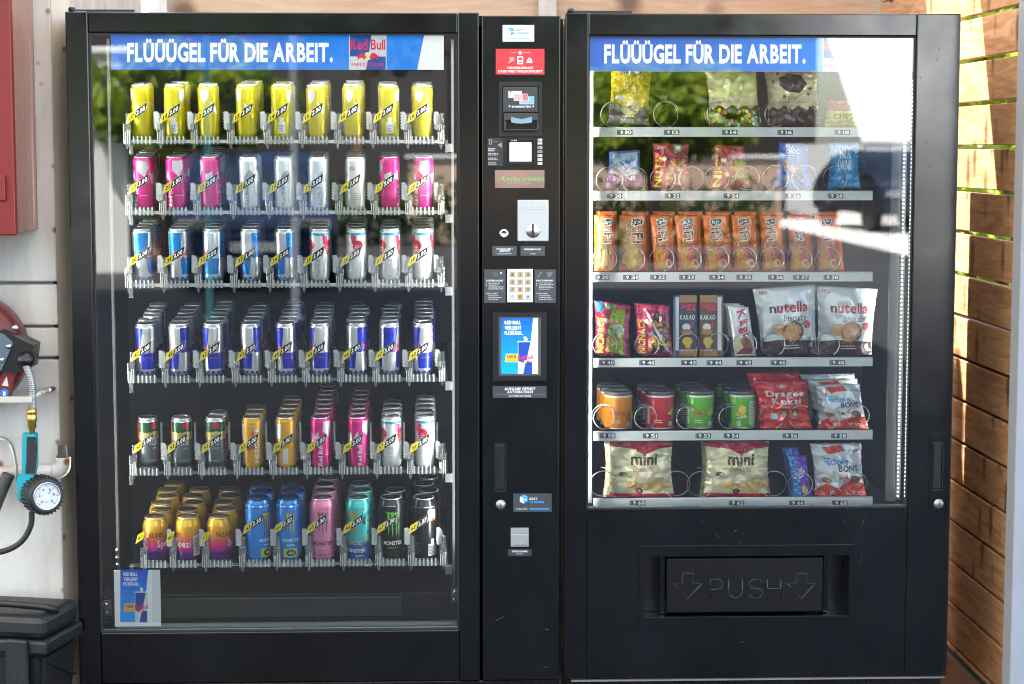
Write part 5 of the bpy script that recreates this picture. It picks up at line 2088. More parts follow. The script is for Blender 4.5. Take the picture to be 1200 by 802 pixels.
def nutbag(a, base, patch, words, col=(.70, .55, .02)):
    a.text(words, .04, .30, .24, .97, col, rot=90)
    rr_ = random.Random(len(words))
    a.poly(patch[0], patch[1])
    for j in range(10):
        a.disc(rr_.uniform(.32, .95), rr_.uniform(.12, .95), .03, .025, rr_.choice([(.62, .55, .45), (.6, .1, .05), (.08, .04, .03)]), 7)
    for j in range(22):
        a.disc(rr_.uniform(.35, .95), rr_.uniform(.30, .92), rr_.uniform(.05, .09), rr_.uniform(.035, .06), (NUT[0] * rr_.uniform(.7, 1.2), NUT[1] * rr_.uniform(.8, 1.3), NUT[2]), 10)
    a.disc(.30, .34, .07, .05, (.60, .60, .60), 12)


a = nA()
nutbag(a, 0, ([(.28, .12), (.98, .1), (.98, .95), (.3, .95)], (.30, .03, .04)), 'NUTS')
a.text('Lorenz', .06, .04, .36, .13, (.6, .35, .32)).rect(.56, .02, .80, .17, (.10, .32, .18)).rect(.62, .05, .76, .14, (.62, .55, .45))
pack('snack_bag', 'dark red nut bag with yellow upright lettering in the lane marked 9 22', [(765, 168), (807, 169), (809, 221), (763, 221)], YPK, (.33, .025, .035), a, .03, 6)
a = nA()
nutbag(a, 0, ([(.6, .35), (.96, .3), (.98, .75), (.7, .8)], (.25, .42, .02)), 'NIC')
pack('snack_bag', 'dark red nut bag with green patch in the lane marked 9 24', [(838, 170), (872, 172), (880, 220), (832, 221)], YPK, (.33, .02, .05), a, .03, 7)
a = nA()
a.text('MILK', .22, .02, .50, .12, (.62, .66, .70)).text('CHOC', .22, .13, .68, .24, (.62, .66, .70))
a.lines(.12, .27, .80, .30, 1, (.5, .55, .6), 4)
for (x, y) in ((.24, .46), (.46, .56), (.68, .50)):
    a.poly([(x - .09, y - .08), (x + .10, y - .06), (x + .08, y + .09), (x - .10, y + .07)], (.62, .30, .04))
a.disc(.62, .74, .18, .10, (.13, .03, .02), 12).disc(.3, .78, .08, .05, (.16, .04, .02), 10)
pack('snack_bag', 'bright blue bag of chocolate biscuits in the lane marked 9 26', [(913, 167), (946, 169), (951, 221), (906, 221)], YPK, (.012, .14, .48), a, .032, 8)
a = nA()
a.text('MILK', .30, .10, .70, .35, (.62, .66, .70)).text('DRINK', .26, .38, .74, .6, (.62, .66, .70))
pack('snack_bag', 'pale blue bag washed out by the glare in the lane marked 9 28', [(972, 167), (1006, 167), (1008, 221), (970, 221)], YPK, (.05, .26, .52), a, .03, 9)

# --- third shelf: nine orange sausage snack packs
cs_x = [(696, 723), (725.5, 760.5), (761.5, 794), (790.5, 826), (823.5, 860), (857, 891.5), (889.5, 921.5), (922, 954.5), (955, 987)]
RD3 = ['first', 'second', 'third', 'fourth', 'fifth', 'sixth', 'seventh', 'eighth', 'ninth']
for k, (xa, xb) in enumerate(cs_x):
    tilt = [0, 0, 5, 4, 2, 3, 4, 4, 3][k]
    for back in (1, 0):
        a = nA()
        if not back:
            if k < 2:
                a.poly([(.0, .12), (.45, .12), (.48, .50), (.80, .60), (.82, .93), (0, .93)], (.30, .16, .015))
                a.poly([(.12, .52), (.55, .46), (.78, .62), (.80, .90), (.35, .96), (.10, .82)], (.52, .30, .06) if k else (.30, .18, .04))
                a.poly([(.35, .55), (.60, .56), (.62, .88), (.40, .92)], (.62, .42, .12) if k else (.38, .24, .06))
                a.text('Carazza', .24, .14, .42, .48, (.60, .34, .26), rot=-90, bold=False)
                x0, x1, y0, y1 = .42, .84, .07, .50
            else:
                a.poly([(.05, .40), (.50, .34), (.85, .55), (.95, .95), (.15, .97)], (.36, .11, .012))
                a.poly([(.10, .62), (.50, .55), (.62, .95), (.16, .96)], (.52, .26, .03))
                a.text('Roll', .44, .48, .70, .84, (.50, .02, .10), rot=-80)
                a.text('XXL', .22, .62, .38, .84, (.45, .10, .06), rot=-82, bold=False)
                a.disc(.66, .86, .15, .085, (.62, .40, .20), 12).disc(.68, .85, .07, .045, (.50, .06, .04), 10)
                x0, x1, y0, y1 = .20, .62, .06, .46
            # name in black on a white outline, reading downwards
            tl = 8 if k >= 2 else 0
            cxm, cym = (x0 + x1) / 2, (y0 + y1) / 2
            e = .02 + tl * .006
            sh_ = -.16 if tl else 0
            for ox, oy in ((-.02, -.009), (.02, -.009), (-.02, .009), (.02, .009)):
                a.text('BiFi', x0 + e + ox, y0 + oy, x1 + e + ox, y1 + oy, (.66, .64, .60), rot=-90, shear=sh_, gap=.16)
            a.text('BiFi', x0 + e, y0, x1 + e, y1, (.010, .011, .02), rot=-90, shear=sh_, gap=.16)
        dy = -4 if back else 0
        dx = 3 if back else 0
        Yk = YPK + (.03 if back else 0)
        pos = 'behind' if back else 'at the front of'
        lb = 'orange sausage snack pack, %s, %s lane from the left' % ('back one' if back else 'front one', RD3[k])
        pack('snack_pack', lb, [(xa + dx, 252 + dy), (xb - 3 + dx - (3 if k > 1 else 0), 252 + dy), (xb - 1 + dx, 318), (xa + 3 + dx + (tilt - 3), 318)], Yk, (.56, .10, .004), a if not back else None, .02, 20 + k + 10 * back, group='orange sausage snack packs', wr=.8)

# --- fourth shelf
a = nA()
nutbag(a, 0, ([(.45, .14), (.85, .1), (.95, .5), (.78, .97), (.30, .92), (.36, .5)], (.26, .46, .015)), 'NICNACS')
a.disc(.66, .48, .18, .10, (.55, .60, .50), 12).text('NEU', .56, .42, .76, .54, (.03, .25, .10)).poly([(0, .02), (.22, .0), (.25, .16), (.05, .2)], (.02, .16, .45)).poly([(.28, .05), (.6, .02), (.6, .1), (.3, .14)], (.10, .28, .04))
a.poly([(.85, .2), (1, .1), (1, .95), (.8, .97)], (.55, .12, .22))
pack('snack_bag', 'pink and lime green nut bag at the left end of the fourth shelf', [(696, 352), (739, 358), (738, 419), (697, 414)], YPK, (.36, .015, .05), a, .034, 41)
a = nA()
nutbag(a, 0, ([(.55, .14), (.88, .16), (.92, .97), (.40, .95), (.42, .45)], (.05, .03, .06)), 'NICNACS')
a.rect(.62, .20, .80, .46, (.03, .02, .02)).rect(.65, .22, .77, .32, (.62, .16, .08)).rect(.65, .34, .77, .44, (.62, .20, .12))
a.poly([(.22, .10), (.30, .08), (.92, .90), (.86, .93)], (.60, .45, .48)).text('BBQ', .45, .70, .78, .80, (.62, .50, .02))
pack('snack_bag', 'magenta nut bag with a white diagonal stripe in the lane marked 9 41', [(743, 355), (784, 358), (789, 418), (746, 415)], YPK, (.45, .015, .08), a, .034, 42)


def carton(name, label, corners, Y, depth, col, art, side=(.6, .6, .6), cat='snack'):
    C = [P(x, y, Y) for x, y in corners]
    back = [c + Vector((0, depth, 0)) for c in C]
    m = MB()
    m.add(C + back, [(3, 2, 1, 0), (4, 5, 6, 7), (0, 1, 5, 4), (1, 2, 6, 5), (2, 3, 7, 6), (3, 0, 4, 7)])
    o = m.build(name, mat('carton_%s' % label[:12], tuple(.6 * t for t in col), .35))
    tag(o, label, cat)

    def surf(u, v, lift):
        p = C[0] * (1 - u) * (1 - v) + C[1] * u * (1 - v) + C[2] * u * v + C[3] * (1 - u) * v
        return Vector((p.x, p.y - lift, p.z))
    art.mb(surf).build('print', PRINTG, o, colors=True)
    return o


for k, (x0, lb, c1) in enumerate(((789, 'dark blue and brown cocoa biscuit carton in the lane marked 9 43', (.012, .022, .09)), (820, 'brown cocoa biscuit carton in the lane marked 9 44', (.13, .06, .025)))):
    a = nA()
    f0 = .26 if k == 0 else 0
    f1 = 1 if k == 0 else .74
    a.rect(f0, 0, f1, .12, (.30, .16, .06)).rect(f0, .88, f1, 1, (.36, .17, .05))
    if k == 0:
        a.rect(0, .04, .10, 1, (.10, .14, .25)).rect(.10, .03, .24, .9, (.60, .62, .66))
    else:
        a.rect(.76, .03, .92, .9, (.60, .60, .60)).rect(.92, 0, 1, 1, (.2, .12, .06))
    a.text('Sigg', f0 + .04, .10, f1 - .04, .26, (.55, .02, .03))
    a.text('KAKAO', f0 + .02, .32, f1 - .08, .40, (.66, .66, .64), shear=.15)
    a.disc(f0 + .30, .52, .18, .06, (.62, .60, .62), 12).poly([(f0 + .45, .46), (f0 + .62, .44), (f0 + .58, .54)], (.50, .03, .12))
    a.disc(f0 + .32, .60, .24, .05, (.36, .18, .04), 12).disc(f0 + .34, .75, .22, .07, (.62, .42, .02), 12).disc(f0 + .36, .83, .12, .04, (.60, .40, .02), 10)
    a.lines(f0 + .04, .89, f1 - .04, .92, 1, (.55, .5, .48), 3)
    carton('biscuit_carton', lb, [(x0, 346), (x0 + 27.5, 346), (x0 + 27.5, 418), (x0, 418)], YPK, .05, c1, a)
for back in (2, 1, 0):
    a = nA()
    if not back:
        a.text('Kägi', .30, .04, .86, .62, (.52, .012, .03), rot=-74, shear=.25)
        a.poly([(.0, .72), (.35, .62), (.5, .75), (.45, .95), (0, .96)], (.55, .46, .30))
        a.poly([(.30, .68), (.62, .58), (.86, .70), (.92, .84), (.5, .86)], (.20, .09, .04))
        a.poly([(.05, .95), (.45, .82), (.95, .85), (.95, .96)], (.20, .03, .03)).disc(.9, .88, .06, .03, (.6, .15, .12), 8)
    d = back
    pack('wafer_pack', ['white wafer bar pack with red script in the lane marked 9 45', 'white wafer bar pack second in the lane marked 9 45', 'white wafer bar pack third in the lane marked 9 45'][d],
         [(853 - 4.5 * d, 358.5 - 1.5 * d), (877 - 5 * d, 360 - 2 * d), (886 - 4 * d, 417), (861 - 3 * d, 418)], YPK + .03 * d, (.60, .60, .60), a if not d else None, .018, 50 + d, wr=.6)
for k, (cor, lb) in enumerate(((([(882, 338.5), (955.5, 333.5), (957, 414.5), (893, 416.5)]), 'white pouch of chocolate filled biscuits beside the white wafer pack'),
                               (([(957, 335), (1028, 339), (1021, 415.5), (958, 416)]), 'white pouch of chocolate filled biscuits at the right end of its shelf'))):
    a = nA()
    dk = (.07, .035, .028)
    a.rect(.02, .80, .99, 1, dk)
    a.poly([(.02, .80), (.3, .77), (.6, .78), (.99, .80), (.99, .83), (.02, .83)], dk)
    a.text('n', .20, .27, .31, .37, (.02, .02, .02)).text('utella', .325, .215, .86, .375, (.50, .012, .02))
    a.text('biscuits', .42, .40, .82, .50, (.10, .05, .04), bold=False, shear=.25)
    a.disc(.33, .62, .14, .09, (.50, .30, .14), 14).disc(.36, .57, .14, .03, (.55, .36, .18), 10)
    a.disc(.58, .65, .19, .15, (.12, .04, .02), 20).disc(.55, .655, .185, .145, (.50, .26, .09), 20).disc(.55, .65, .125, .09, (.58, .34, .14), 16).disc(.56, .65, .06, .04, (.52, .28, .10), 12)
    a.disc(.83, .56, .07, .06, (.55, .02, .03), 12).disc(.76, .545, .05, .02, (.2, .35, .08), 8).poly([(.75, .66), (.90, .62), (.96, .70), (.82, .74)], (.62, .60, .56))
    a.lines(.40, .85, .70, .93, 2, (.55, .50, .46), 5).rect(.85, .83, .92, .90, (.6, .6, .6)).text('NEU', .08, .04, .20, .09, (.5, .12, .14))
    pack('biscuit_pouch', lb, cor, YPK + .01, (.55, .58, .58), a, .045, 60 + k, group='white biscuit pouches', wr=.7)

# --- fifth shelf: squat crisp tubs
LIDG = mat('tub_lid', (.10, .10, .11), .25)
FOILTOP = mat('tub_membrane', (.55, .55, .55), .3, .8)


def tub(label, px, x, y0, y1, j, col, seed, number):
    yc = .145 + .035
    r = 16.6 / (FPX / (5 + yc))
    yy = yc + j * (2 * r + .004)
    zb = PZ(503.5, yc - r, 800)
    h = PZ(464, yc - r, 800) - zb
    p = Vector((P(px, 500, yc).x - .004 * j, yy, zb + .001))
    o = MB()
    o.lathe([(r * .96, 0), (r, .002), (r, h - .004), (r * 1.0, h)], 32)
    me = o.mesh('tub_body', mat('tub_' + str(col), col, .3))
    ob = bpy.data.objects.new('crisp_tub', me)
    COL.objects.link(ob)
    ob.location = p
    tag(ob, label, 'crisp tub', 'squat crisp tubs')
    l = MB().lathe([(r * 1.0, h), (r * 1.035, h), (r * 1.035, h + .007), (r * 1.0, h + .0085), (r * .93, h + .0085), (r * .90, h + .006), (0, h + .006)], 32).mesh('tub_lid', LIDG)
    instance(l, 'lid', ob, (0, 0, 0.0005))
    rim = MB().lathe([(r * 1.0, 0), (r * 1.018, .0005), (r * 1.018, .003), (r * 1.0, .0035)], 32).mesh('tub_rim', FOILTOP)
    instance(rim, 'foot_rim', ob, (0, 0, 0))
    a = Art(flip=False)
    a.rect(-100, .93, 100, .985, (.60, .60, .60))
    if seed < 3:
        a.text('PRINGLES', -40, .42, 22, .53, (.55, .03, .04))
        a.poly([(28, .45), (62, .70), (72, .60), (52, .38)], (.66, .48, .04) if seed else (.66, .36, .04))
        a.poly([(40, .30), (66, .42), (70, .30)], (.66, .55, .08) if seed < 2 else (.05, .2, .5))
        a.rect(32, .08, 52, .22, (.62, .60, .55)).lines(-30, .18, 18, .30, 2, (.7, .62, .5), 3)
        if seed > 0:
            a.rect(-78, .14, -52, .62, (.62, .62, .62)).lines(-76, .17, -55, .6, 7, (.1, .1, .1), 4)
    else:
        a.poly([(-40, .40), (-12, .72), (10, .62), (-2, .34)], (.62, .50, .06)).poly([(-35, .30), (5, .42), (10, .34)], (.60, .62, .60))
        a.rect(-72, .14, -56, .7, (.10, .12, .08)).rect(22, .12, 62, .82, (.45, .55, .42)).lines(26, .16, 58, .78, 9, (.2, .3, .18), 7)
        a.rect(-30, .08, -14, .22, (.6, .6, .55))

    def surf(u, v, lift):
        t = R(u)
        rr = r + lift + .0001
        return (rr * math.sin(t), -rr * math.cos(t), v * h)
    pm = a.mb(surf, du=9.0).mesh('tub_print', PRINTG, colors=True)
    instance(pm, 'print', ob, (0, 0, 0))


NW = ['front', 'second', 'third']
for k, (px, col, w, n) in enumerate(((724.5, (.64, .21, .008), 'orange', '9 50'), (773, (.52, .018, .022), 'red', '9 51'), (819.5, (.11, .40, .022), 'green', '9 53'), (869.5, (.11, .40, .022), 'green', '9 54'))):
    for j in range(3):
        tub('%s squat crisp tub, %s in %s lane of the crisp tubs' % (w, NW[j], ['the first', 'the second', 'the third', 'the last'][k]), px, 0, 0, 0, j, col, k, n)
for back in (1, 0):
    a = nA()
    if not back:
        a.poly([(0, .55), (.3, .50), (.6, .56), (1, .50), (1, 1), (0, 1)], (.58, .03, .02))
        a.text('Dragee', .16, .20, .92, .36, (.62, .58, .56)).text('Keksi', .26, .34, .84, .48, (.62, .58, .56)).disc(.5, .12, .06, .03, (.5, .3, .3), 10)
        a.text('FEIN', .40, .505, .58, .54, (.6, .4, .4))
        for x in (.48, .70):
            a.disc(x, .66, .085, .11, (.10, .05, .025), 14).disc(x, .66, .05, .07, (.35, .22, .10), 10)
        a.rect(.20, .66, .34, .78, (.25, .45, .62)).disc(.27, .70, .04, .03, (.7, .6, .2), 8)
    d = back
    pack('biscuit_bag', ['red biscuit bag with cream lettering in the lane marked 9 56', 'dark red biscuit bag behind the front one in the lane marked 9 56'][d],
         [(883 - 8 * d, 446 - 9 * d), (946 - 10 * d, 445 - 9 * d), (951 - 6 * d, 502), (891 - 4 * d, 503)], YPK + .045 * d, (.42, .012, .018), a if not d else None, .04, 70 + d)


def schoko(a):
    a.poly([(.0, .86), (.2, .72), (.45, .80), (.7, .68), (1, .74), (1, 1), (0, 1)], (.58, .05, .02))
    a.poly([(.18, .05), (.60, .02), (.66, .12), (.30, .18)], (.55, .05, .03)).text('XTRA', .72, .10, .92, .15, (.5, .2, .18))
    a.text('Schoko', .26, .24, .70, .38, (.02, .22, .52), shear=.1).poly([(.16, .22), (.28, .25), (.24, .29)], (.05, .35, .6)).poly([(.18, .30), (.28, .31), (.25, .35)], (.05, .35, .6))
    a.text('BONS', .48, .38, .88, .50, (.03, .03, .04))
    a.disc(.22, .66, .10, .05, (.30, .14, .05), 12).disc(.34, .60, .07, .05, (.58, .50, .40), 10).disc(.18, .62, .05, .03, (.2, .36, .05), 8)
    a.disc(.50, .62, .09, .06, (.60, .56, .50), 12).disc(.50, .63, .05, .035, (.22, .09, .04), 10).poly([(.55, .62), (.64, .54), (.68, .64)], (.58, .08, .04))
    a.disc(.80, .66, .12, .09, (.22, .08, .04), 14).disc(.78, .63, .05, .03, (.34, .15, .08), 10).rect(.28, .84, .36, .93, (.60, .58, .56)).text('XXL', .72, .87, .94, .95, (.62, .50, .48))


for back in (2, 1, 0):
    a = nA()
    schoko(a)
    d = back
    pack('sweets_bag', ['white sweets bag with red lower edge in the lane marked 9 58', 'white sweets bag second in the lane marked 9 58', 'white sweets bag third in the lane marked 9 58'][d],
         [(955 - 9 * d, 451 - 6 * d), (1007 - 3 * d, 450 - 6 * d), (1018 - 4 * d, 502.5), (959 - 5 * d, 503)], YPK + .045 * d, (.55, .57, .59), a if d < 2 else None, .04, 80 + d)
# --- bottom shelf
for k, x0 in enumerate((711, 824)):
    a = nA()
    a.poly([(0, 0), (1, 0), (1, .10), (.78, .12), (.55, .22), (.34, .12), (0, .08)], (.30, .008, .025)).rect(0, .93, 1, 1, (.45, .012, .03))
    a.disc(.52, .06, .16, .05, (.36, .05, .06), 14)
    a.text('mini', .33, .20, .76, .41, (.09, .045, .02)).text('Croissants', .36, .42, .70, .52, (.45, .09, .06), bold=False, shear=.25)
    a.lines(.48, .56, .64, .60, 1, (.5, .5, .4), 3).disc(.20, .60, .085, .05, (.62, .58, .50), 12).disc(.20, .57, .07, .045, (.16, .04, .03), 12)
    for (x, y, s) in ((.36, .76, .09), (.46, .80, .09), (.58, .80, .09), (.70, .76, .10), (.80, .72, .11), (.88, .76, .09), (.74, .84, .10)):
        a.disc(x, y, s, s * .85, (.58 + .04 * math.sin(x * 40), .36, .11), 14)
        a.disc(x - .01, y - .02, s * .6, s * .5, (.62, .42, .16), 10)
    a.disc(.48, .88, .055, .055, (.18, .03, .04), 12).disc(.48, .88, .025, .025, (.40, .18, .16), 8)
    for back in (1, 0):
        d = back
        pack('croissant_bag', 'cream bag of small croissants, %s in the %s lane of the bottom shelf' % ('at the front' if not d else 'second', ['leftmost', 'middle'][k]),
             [(x0 + 3 - 6 * d, 517.5), (x0 + 77 - 6 * d, 517), (x0 + 79 - 5 * d, 582), (x0 - 1 - 4 * d, 582)], YPK + .05 * d, (.62, .57, .36), a if not d else None, .042, 90 + 3 * k + d)
for back in (1, 0):
    a = nA()
    if not back:
        a.rect(.04, .0, .42, 1, (.02, .20, .52)).poly([(.42, .1), (.96, .05), (.96, .97), (.5, .97)], (.14, .03, .36))
        for j in range(12):
            a.rect(.10 + .22 * (j % 2), .05 + j * .075, .28 + .14 * (j % 2), .09 + j * .075, (.25, .42, .68))
        a.disc(.62, .80, .16, .11, (.60, .45, .16), 12).text('milka', .50, .18, .72, .60, (.62, .60, .70), rot=-80)
    d = back
    pack('biscuit_bar', ['slim purple and blue biscuit bar in the lane marked 9 66', 'slim blue biscuit bar behind the purple one in the lane marked 9 66'][d],
         [(922 - 6 * d, 534 - 9 * d), (944 - 9 * d, 534 - 9 * d), (953 - 5 * d, 583), (929 - 4 * d, 583)], YPK + .03 * d, (.10, .035, .34) if not d else (.03, .10, .36), a if not d else None, .02, 100 + d)
a = nA()
schoko(a)
pack('sweets_bag', 'white sweets bag with red lower edge in the bottom lane marked 9 68', [(949, 520), (1009, 519.5), (1015, 582.5), (955, 583)], YPK, (.55, .57, .59), a, .042, 110)

# ================================================================== left side: container wall, cabinet, reel, inflator, toolbox
YC = 0.10
XC = PX(66.5, YC, 320)
ct = empty('storage_container', (XC - 1.2, YC + 1.1, 0))
tag(ct, 'old white painted metal container wall left of the drinks machine', 'container')
edges = [-60, 332, 383, 420, 900]
for i in range(4):
    z1 = PZ(edges[i], YC, 40) - (.0035 if i else 0)
    z0 = max(PZ(edges[i + 1], YC, 40) + .0035, .03)
    MB().box(XC - 2.4, XC, YC, YC + 1.55, z0, z1, b=.005).build('wall_panel', OLDWHITE, ct, origin=(XC - .5, YC + .5, z0))
MB().box(XC - 2.39, XC - .012, YC + .012, YC + 1.53, .03, PZ(-60, YC, 40) - .02).build('inner_frame', mat('joint_grey', (.10, .10, .10), .7), ct)

cp_ = MB()  # added wedge: slant and cream colour stand in for the sunlit side face
n_ = [(XC + .0005, YC + .002), (XC + .034, YC + .075), (XC + .0005, YC + .075)]
z0_, z1_ = .03, PZ(-60, YC, 40)
cp_.add([(a_, b_, z0_) for a_, b_ in n_] + [(a_, b_, z1_) for a_, b_ in n_], [(2, 1, 0), (3, 4, 5), (0, 1, 4, 3), (1, 2, 5, 4), (2, 0, 3, 5)])
cp_.build('lit_corner_wedge', worn_paint('sunlit_corner_cream', (.62, .56, .47), (.50, .43, .35), (.30, .15, .08)), ct)
# red wall cabinet
YF = -.175
zc = PZ(269, YC, 45)
rc = empty('wall_cabinet', (PX(20, YC), YC, zc))
tag(rc, 'red wooden wall cabinet hanging on the white container', 'cabinet')
xc1 = PX(45, YC - .001, 269)
MB().box(xc1 - .55, xc1, YF + .02, YC - .001, zc, zc + .95, b=.003).build('cabinet_body', REDSIDE, rc)
MB().box(xc1 - .56, xc1 - .052, YF - .004, YF + .0195, zc - .002, zc + .952, b=.003).build('cabinet_door', REDP, rc)
MB().box(xc1 - .045, xc1 + .002, YF - .006, YF + .0195, zc - .003, zc + .953, b=.003).build('door_frame', REDP, rc)
hx = PX(5, YF, 225)
MB().box(hx - .012, hx + .006, YF - .018, YF - .0045, PZ(235, YF), PZ(205, YF), b=.003).build('cabinet_handle', REDP, rc)

# hose reel at the left edge
YH = -.02
hr = empty('hose_reel', (PX(-25, YH, 400), YH + .05, PZ(440, YH, 0)))
tag(hr, 'red and black air hose reel fixed to the container', 'hose reel')
c = P(-42, 415, YH)
rr = (68) / (FPX / (5 + YH))
M_ = Matrix.Rotation(R(0), 4, 'Z')
MB().lathe([(0, -.06), (rr * .72, -.06), (rr * .95, -.045), (rr, -.02), (rr, .04), (rr * .95, .055), (0, .06)], 48, axis='y', origin=(c.x, YH + .05, c.z)).build('reel_disc', mat('reel_red', (.09, .006, .005), .4, vary=.3), hr)
MB().lathe([(rr * .60, -.066), (rr * .72, -.068), (rr * .74, -.0605), (rr * .6, -.0605)], 48, axis='y', origin=(c.x, YH + .05, c.z)).build('reel_ring', mat('dark_red_paint', (.16, .01, .01), .45), hr)
# outlet block
m = MB()
blk = [P(x, y, YH - .02) for x, y in ((4, 386), (14, 391), (41, 404), (38, 430), (20, 437), (-6, 434), (-8, 392))]
m.prism([(p.x, p.z) for p in blk], YH - .04, YH + .05)
ob = m.build('outlet_block', BLACK2, hr)
m = MB()
pl = [P(x, y, YH - .042) for x, y in ((4, 391), (16, 402), (2, 434), (-8, 434), (-8, 391))]
m.prism([(p.x, p.z) for p in pl], YH - .046, YH - .0405)
m.build('side_plate', mat('slate_plate', (.10, .13, .18), .4, .4), ob)
for (x, y) in ((10, 406), (2, 422)):
    p = P(x, y, YH - .047)
    MB().lathe([(.007, 0), (.007, -.003), (0, -.005)], 10, axis='y', origin=(p.x, YH - .0462, p.z)).build('screw', STEEL, ob)
p = P(30, 422, YH - .05)
MB().lathe([(0, -.024), (.012, -.021), (.021, -.010), (.023, .0), (.021, .012), (.010, .02)], 20, axis='y', origin=(p.x, YH - .05, p.z)).build('guide_ball', BLACK2, ob)
p = P(19, 384, YH - .03)
MB().lathe([(.008, 0), (.008, -.004), (.004, -.006), (0, -.006)], 12, axis='y', origin=(p.x, YH - .041, p.z)).build('bolt', STEEL, ob)
# warning stickers on the red housing
a = Art()
a.poly([(2, 452), (8, 441), (10, 453)], (.55, .55, .58)).disc(5, 461, 5, 5.5, (.02, .16, .48), 16)
a.poly([(3.5, 459), (6.5, 459), (6.5, 464), (3.5, 464)], (.6, .65, .7))
m2 = MB()
pl = [P(x, y, YH - .012) for x, y in ((-10, 436), (18, 437), (8, 470), (-10, 470))]
m2.prism([(p.x, p.z) for p in pl], YH - .012, YH + .04)
h2 = m2.build('lower_housing', REDP, hr)
a.mb(flat_surf(YH - .0122)).build('warning_sticker', PRINT, h2, colors=True)

# tyre inflator hanging from the reel: steel hose, brass coupling, grip, gauge, rubber hose
ti = empty('tyre_inflator', (PX(40, YH - .05, 600), YH - .05, PZ(605, YH - .05, 40)))
tag(ti, 'teal tyre inflator with round dial gauge hanging from the hose reel', 'tyre inflator')
YI = YH - .06


def pth(pts, Y=YI, n=6):
    """Smooth path through pixel points."""
    W = [P(q[0], q[1], Y if len(q) < 3 else q[2]) for q in pts]
    out = []
    for i in range(len(W) - 1):
        p0, p1, p2, p3 = W[max(i - 1, 0)], W[i], W[i + 1], W[min(i + 2, len(W) - 1)]
        for k in range(n):
            t = k / n
            out.append(0.5 * ((2 * p1) + (p2 - p0) * t + (2 * p0 - 5 * p1 + 4 * p2 - p3) * t * t + (3 * p1 - p0 - 3 * p2 + p3) * t ** 3))
    out.append(W[-1])
    return out


MB().tube(pth([(30, 428), (35, 440), (38, 458), (38, 478)]), .0085, 10).build('steel_hose', DULLST, ti)
rg = MB()
for i, q in enumerate(pth([(30, 428), (35, 440), (38, 458), (38, 478)], n=8)):
    rg.lathe([(.0086, -.0018), (.0102, 0), (.0086, .0018)], 10, origin=q)
rg.build('hose_ribs', DULLST, ti)
p = P(37.5, 503, YI)
MB().lathe([(.007, .075), (.007, .052), (.0125, .05), (.0125, .040), (.0105, .037), (.0125, .034), (.0125, .020), (.011, .017), (.0115, .006), (.008, .0), (.005, -.018), (.0, -.018)], 16, origin=p).build('brass_coupling', BRASS, ti)
MB().lathe([(.0085, .0), (.0085, .014)], 12, origin=P(37.5, 486, YI)).build('blue_collar', mat('blue_collar', (.02, .12, .35), .4), ti)
# grip
m = MB()
gp = [P(x, y, YI) for x, y in ((27.5, 508), (42.5, 508), (43.5, 513), (43.5, 548), (41, 557), (38, 566), (29, 580), (24, 586), (20.5, 566), (22, 558), (27, 553))]
m.prism([(q.x, q.z) for q in gp], YI - .016, YI + .016)
gr = m.build('grip', TEAL, ti)
m = MB()
gp = [P(x, y, YI - .016) for x, y in ((32, 512), (42.5, 512), (43.6, 525), (42.5, 545), (41, 555), (30, 555), (31.5, 540))]
m.prism([(q.x, q.z) for q in gp], YI - .021, YI - .0162)
m.build('grip_pad', RUBBER, gr)
m = MB()
m.tube(pth([(22, 578), (24, 585), (29, 588)]), .006, 8)
m.build('trigger', TEAL, gr)
# gauge: ribbed rubber guard turned a little to the right
q = P(50, 580, YI - .02)
Mg = Matrix.Rotation(R(30), 4, 'Z') @ Matrix.Rotation(R(-2), 4, 'X')
rad = 21.5 / (FPX / (5 + YI))
gz = []
prof = [(rad * .72, -.030), (rad * .86, -.034), (rad * .95, -.030), (rad, -.020), (rad, .026), (rad * .9, .034), (0, .036)]
g_ = MB().lathe(prof, 40, axis='y', origin=q, M=Mg)
for k in range(30):
    an = 2 * math.pi * k / 30
    Mk = Matrix.Translation(q) @ Mg @ Matrix.Rotation(an, 4, 'Y')
    g_.box(rad * .97, rad * 1.075, -.024, .028, -.0022, .0022, M=Mk)
gg = g_.build('gauge_guard', RUBBER, ti)
MB().lathe([(rad * .69, -.0302), (rad * .71, -.034), (rad * .76, -.034), (rad * .77, -.0305), (rad * .70, -.0301)], 40, axis='y', origin=q, M=Mg).build('gauge_ring', STEEL, gg)
ga = Art(flip=False)
ga.disc(0, 0, rad * .71, rad * .71, (.50, .54, .62), 36)
for k in range(25):
    an = R(225 - k * 270 / 24)
    r0 = rad * (.52 if k % 4 == 0 else .58)
    r1 = rad * .66
    w = .0009 if k % 4 == 0 else .0005
    c_, s_ = math.cos(an), math.sin(an)
    ga.poly([(r0 * c_ - w * s_, r0 * s_ + w * c_), (r1 * c_ - w * s_, r1 * s_ + w * c_), (r1 * c_ + w * s_, r1 * s_ - w * c_), (r0 * c_ + w * s_, r0 * s_ - w * c_)], (.05, .06, .10))
for k, n in enumerate('024680'):
    an = R(225 - k * 54)
    ga.text(n, rad * .40 * math.cos(an) - .0025, rad * .40 * math.sin(an) - .0035, rad * .40 * math.cos(an) + .0025, rad * .40 * math.sin(an) + .0035, (.06, .07, .12))
an = R(48)
ga.poly([(-.001, .001), (rad * .55 * math.cos(an), rad * .55 * math.sin(an)), (.001, -.001)], (.02, .02, .03)).disc(0, 0, rad * .15, rad * .15, (.62, .62, .64), 16).text('bar', -.004, -rad * .34, .004, -rad * .26, (.3, .1, .1))


def gs(u, v, lift):
    return q + Mg @ Vector((u, -.0303 - lift, v))


ga.mb(gs).build('dial_face', PRINTG, gg, colors=True)
MB().tube(pth([(37, 600), (36, 616), (26, 634), (8, 645), (-18, 650)]), .0075, 10).build('rubber_hose', RUBBER, ti)
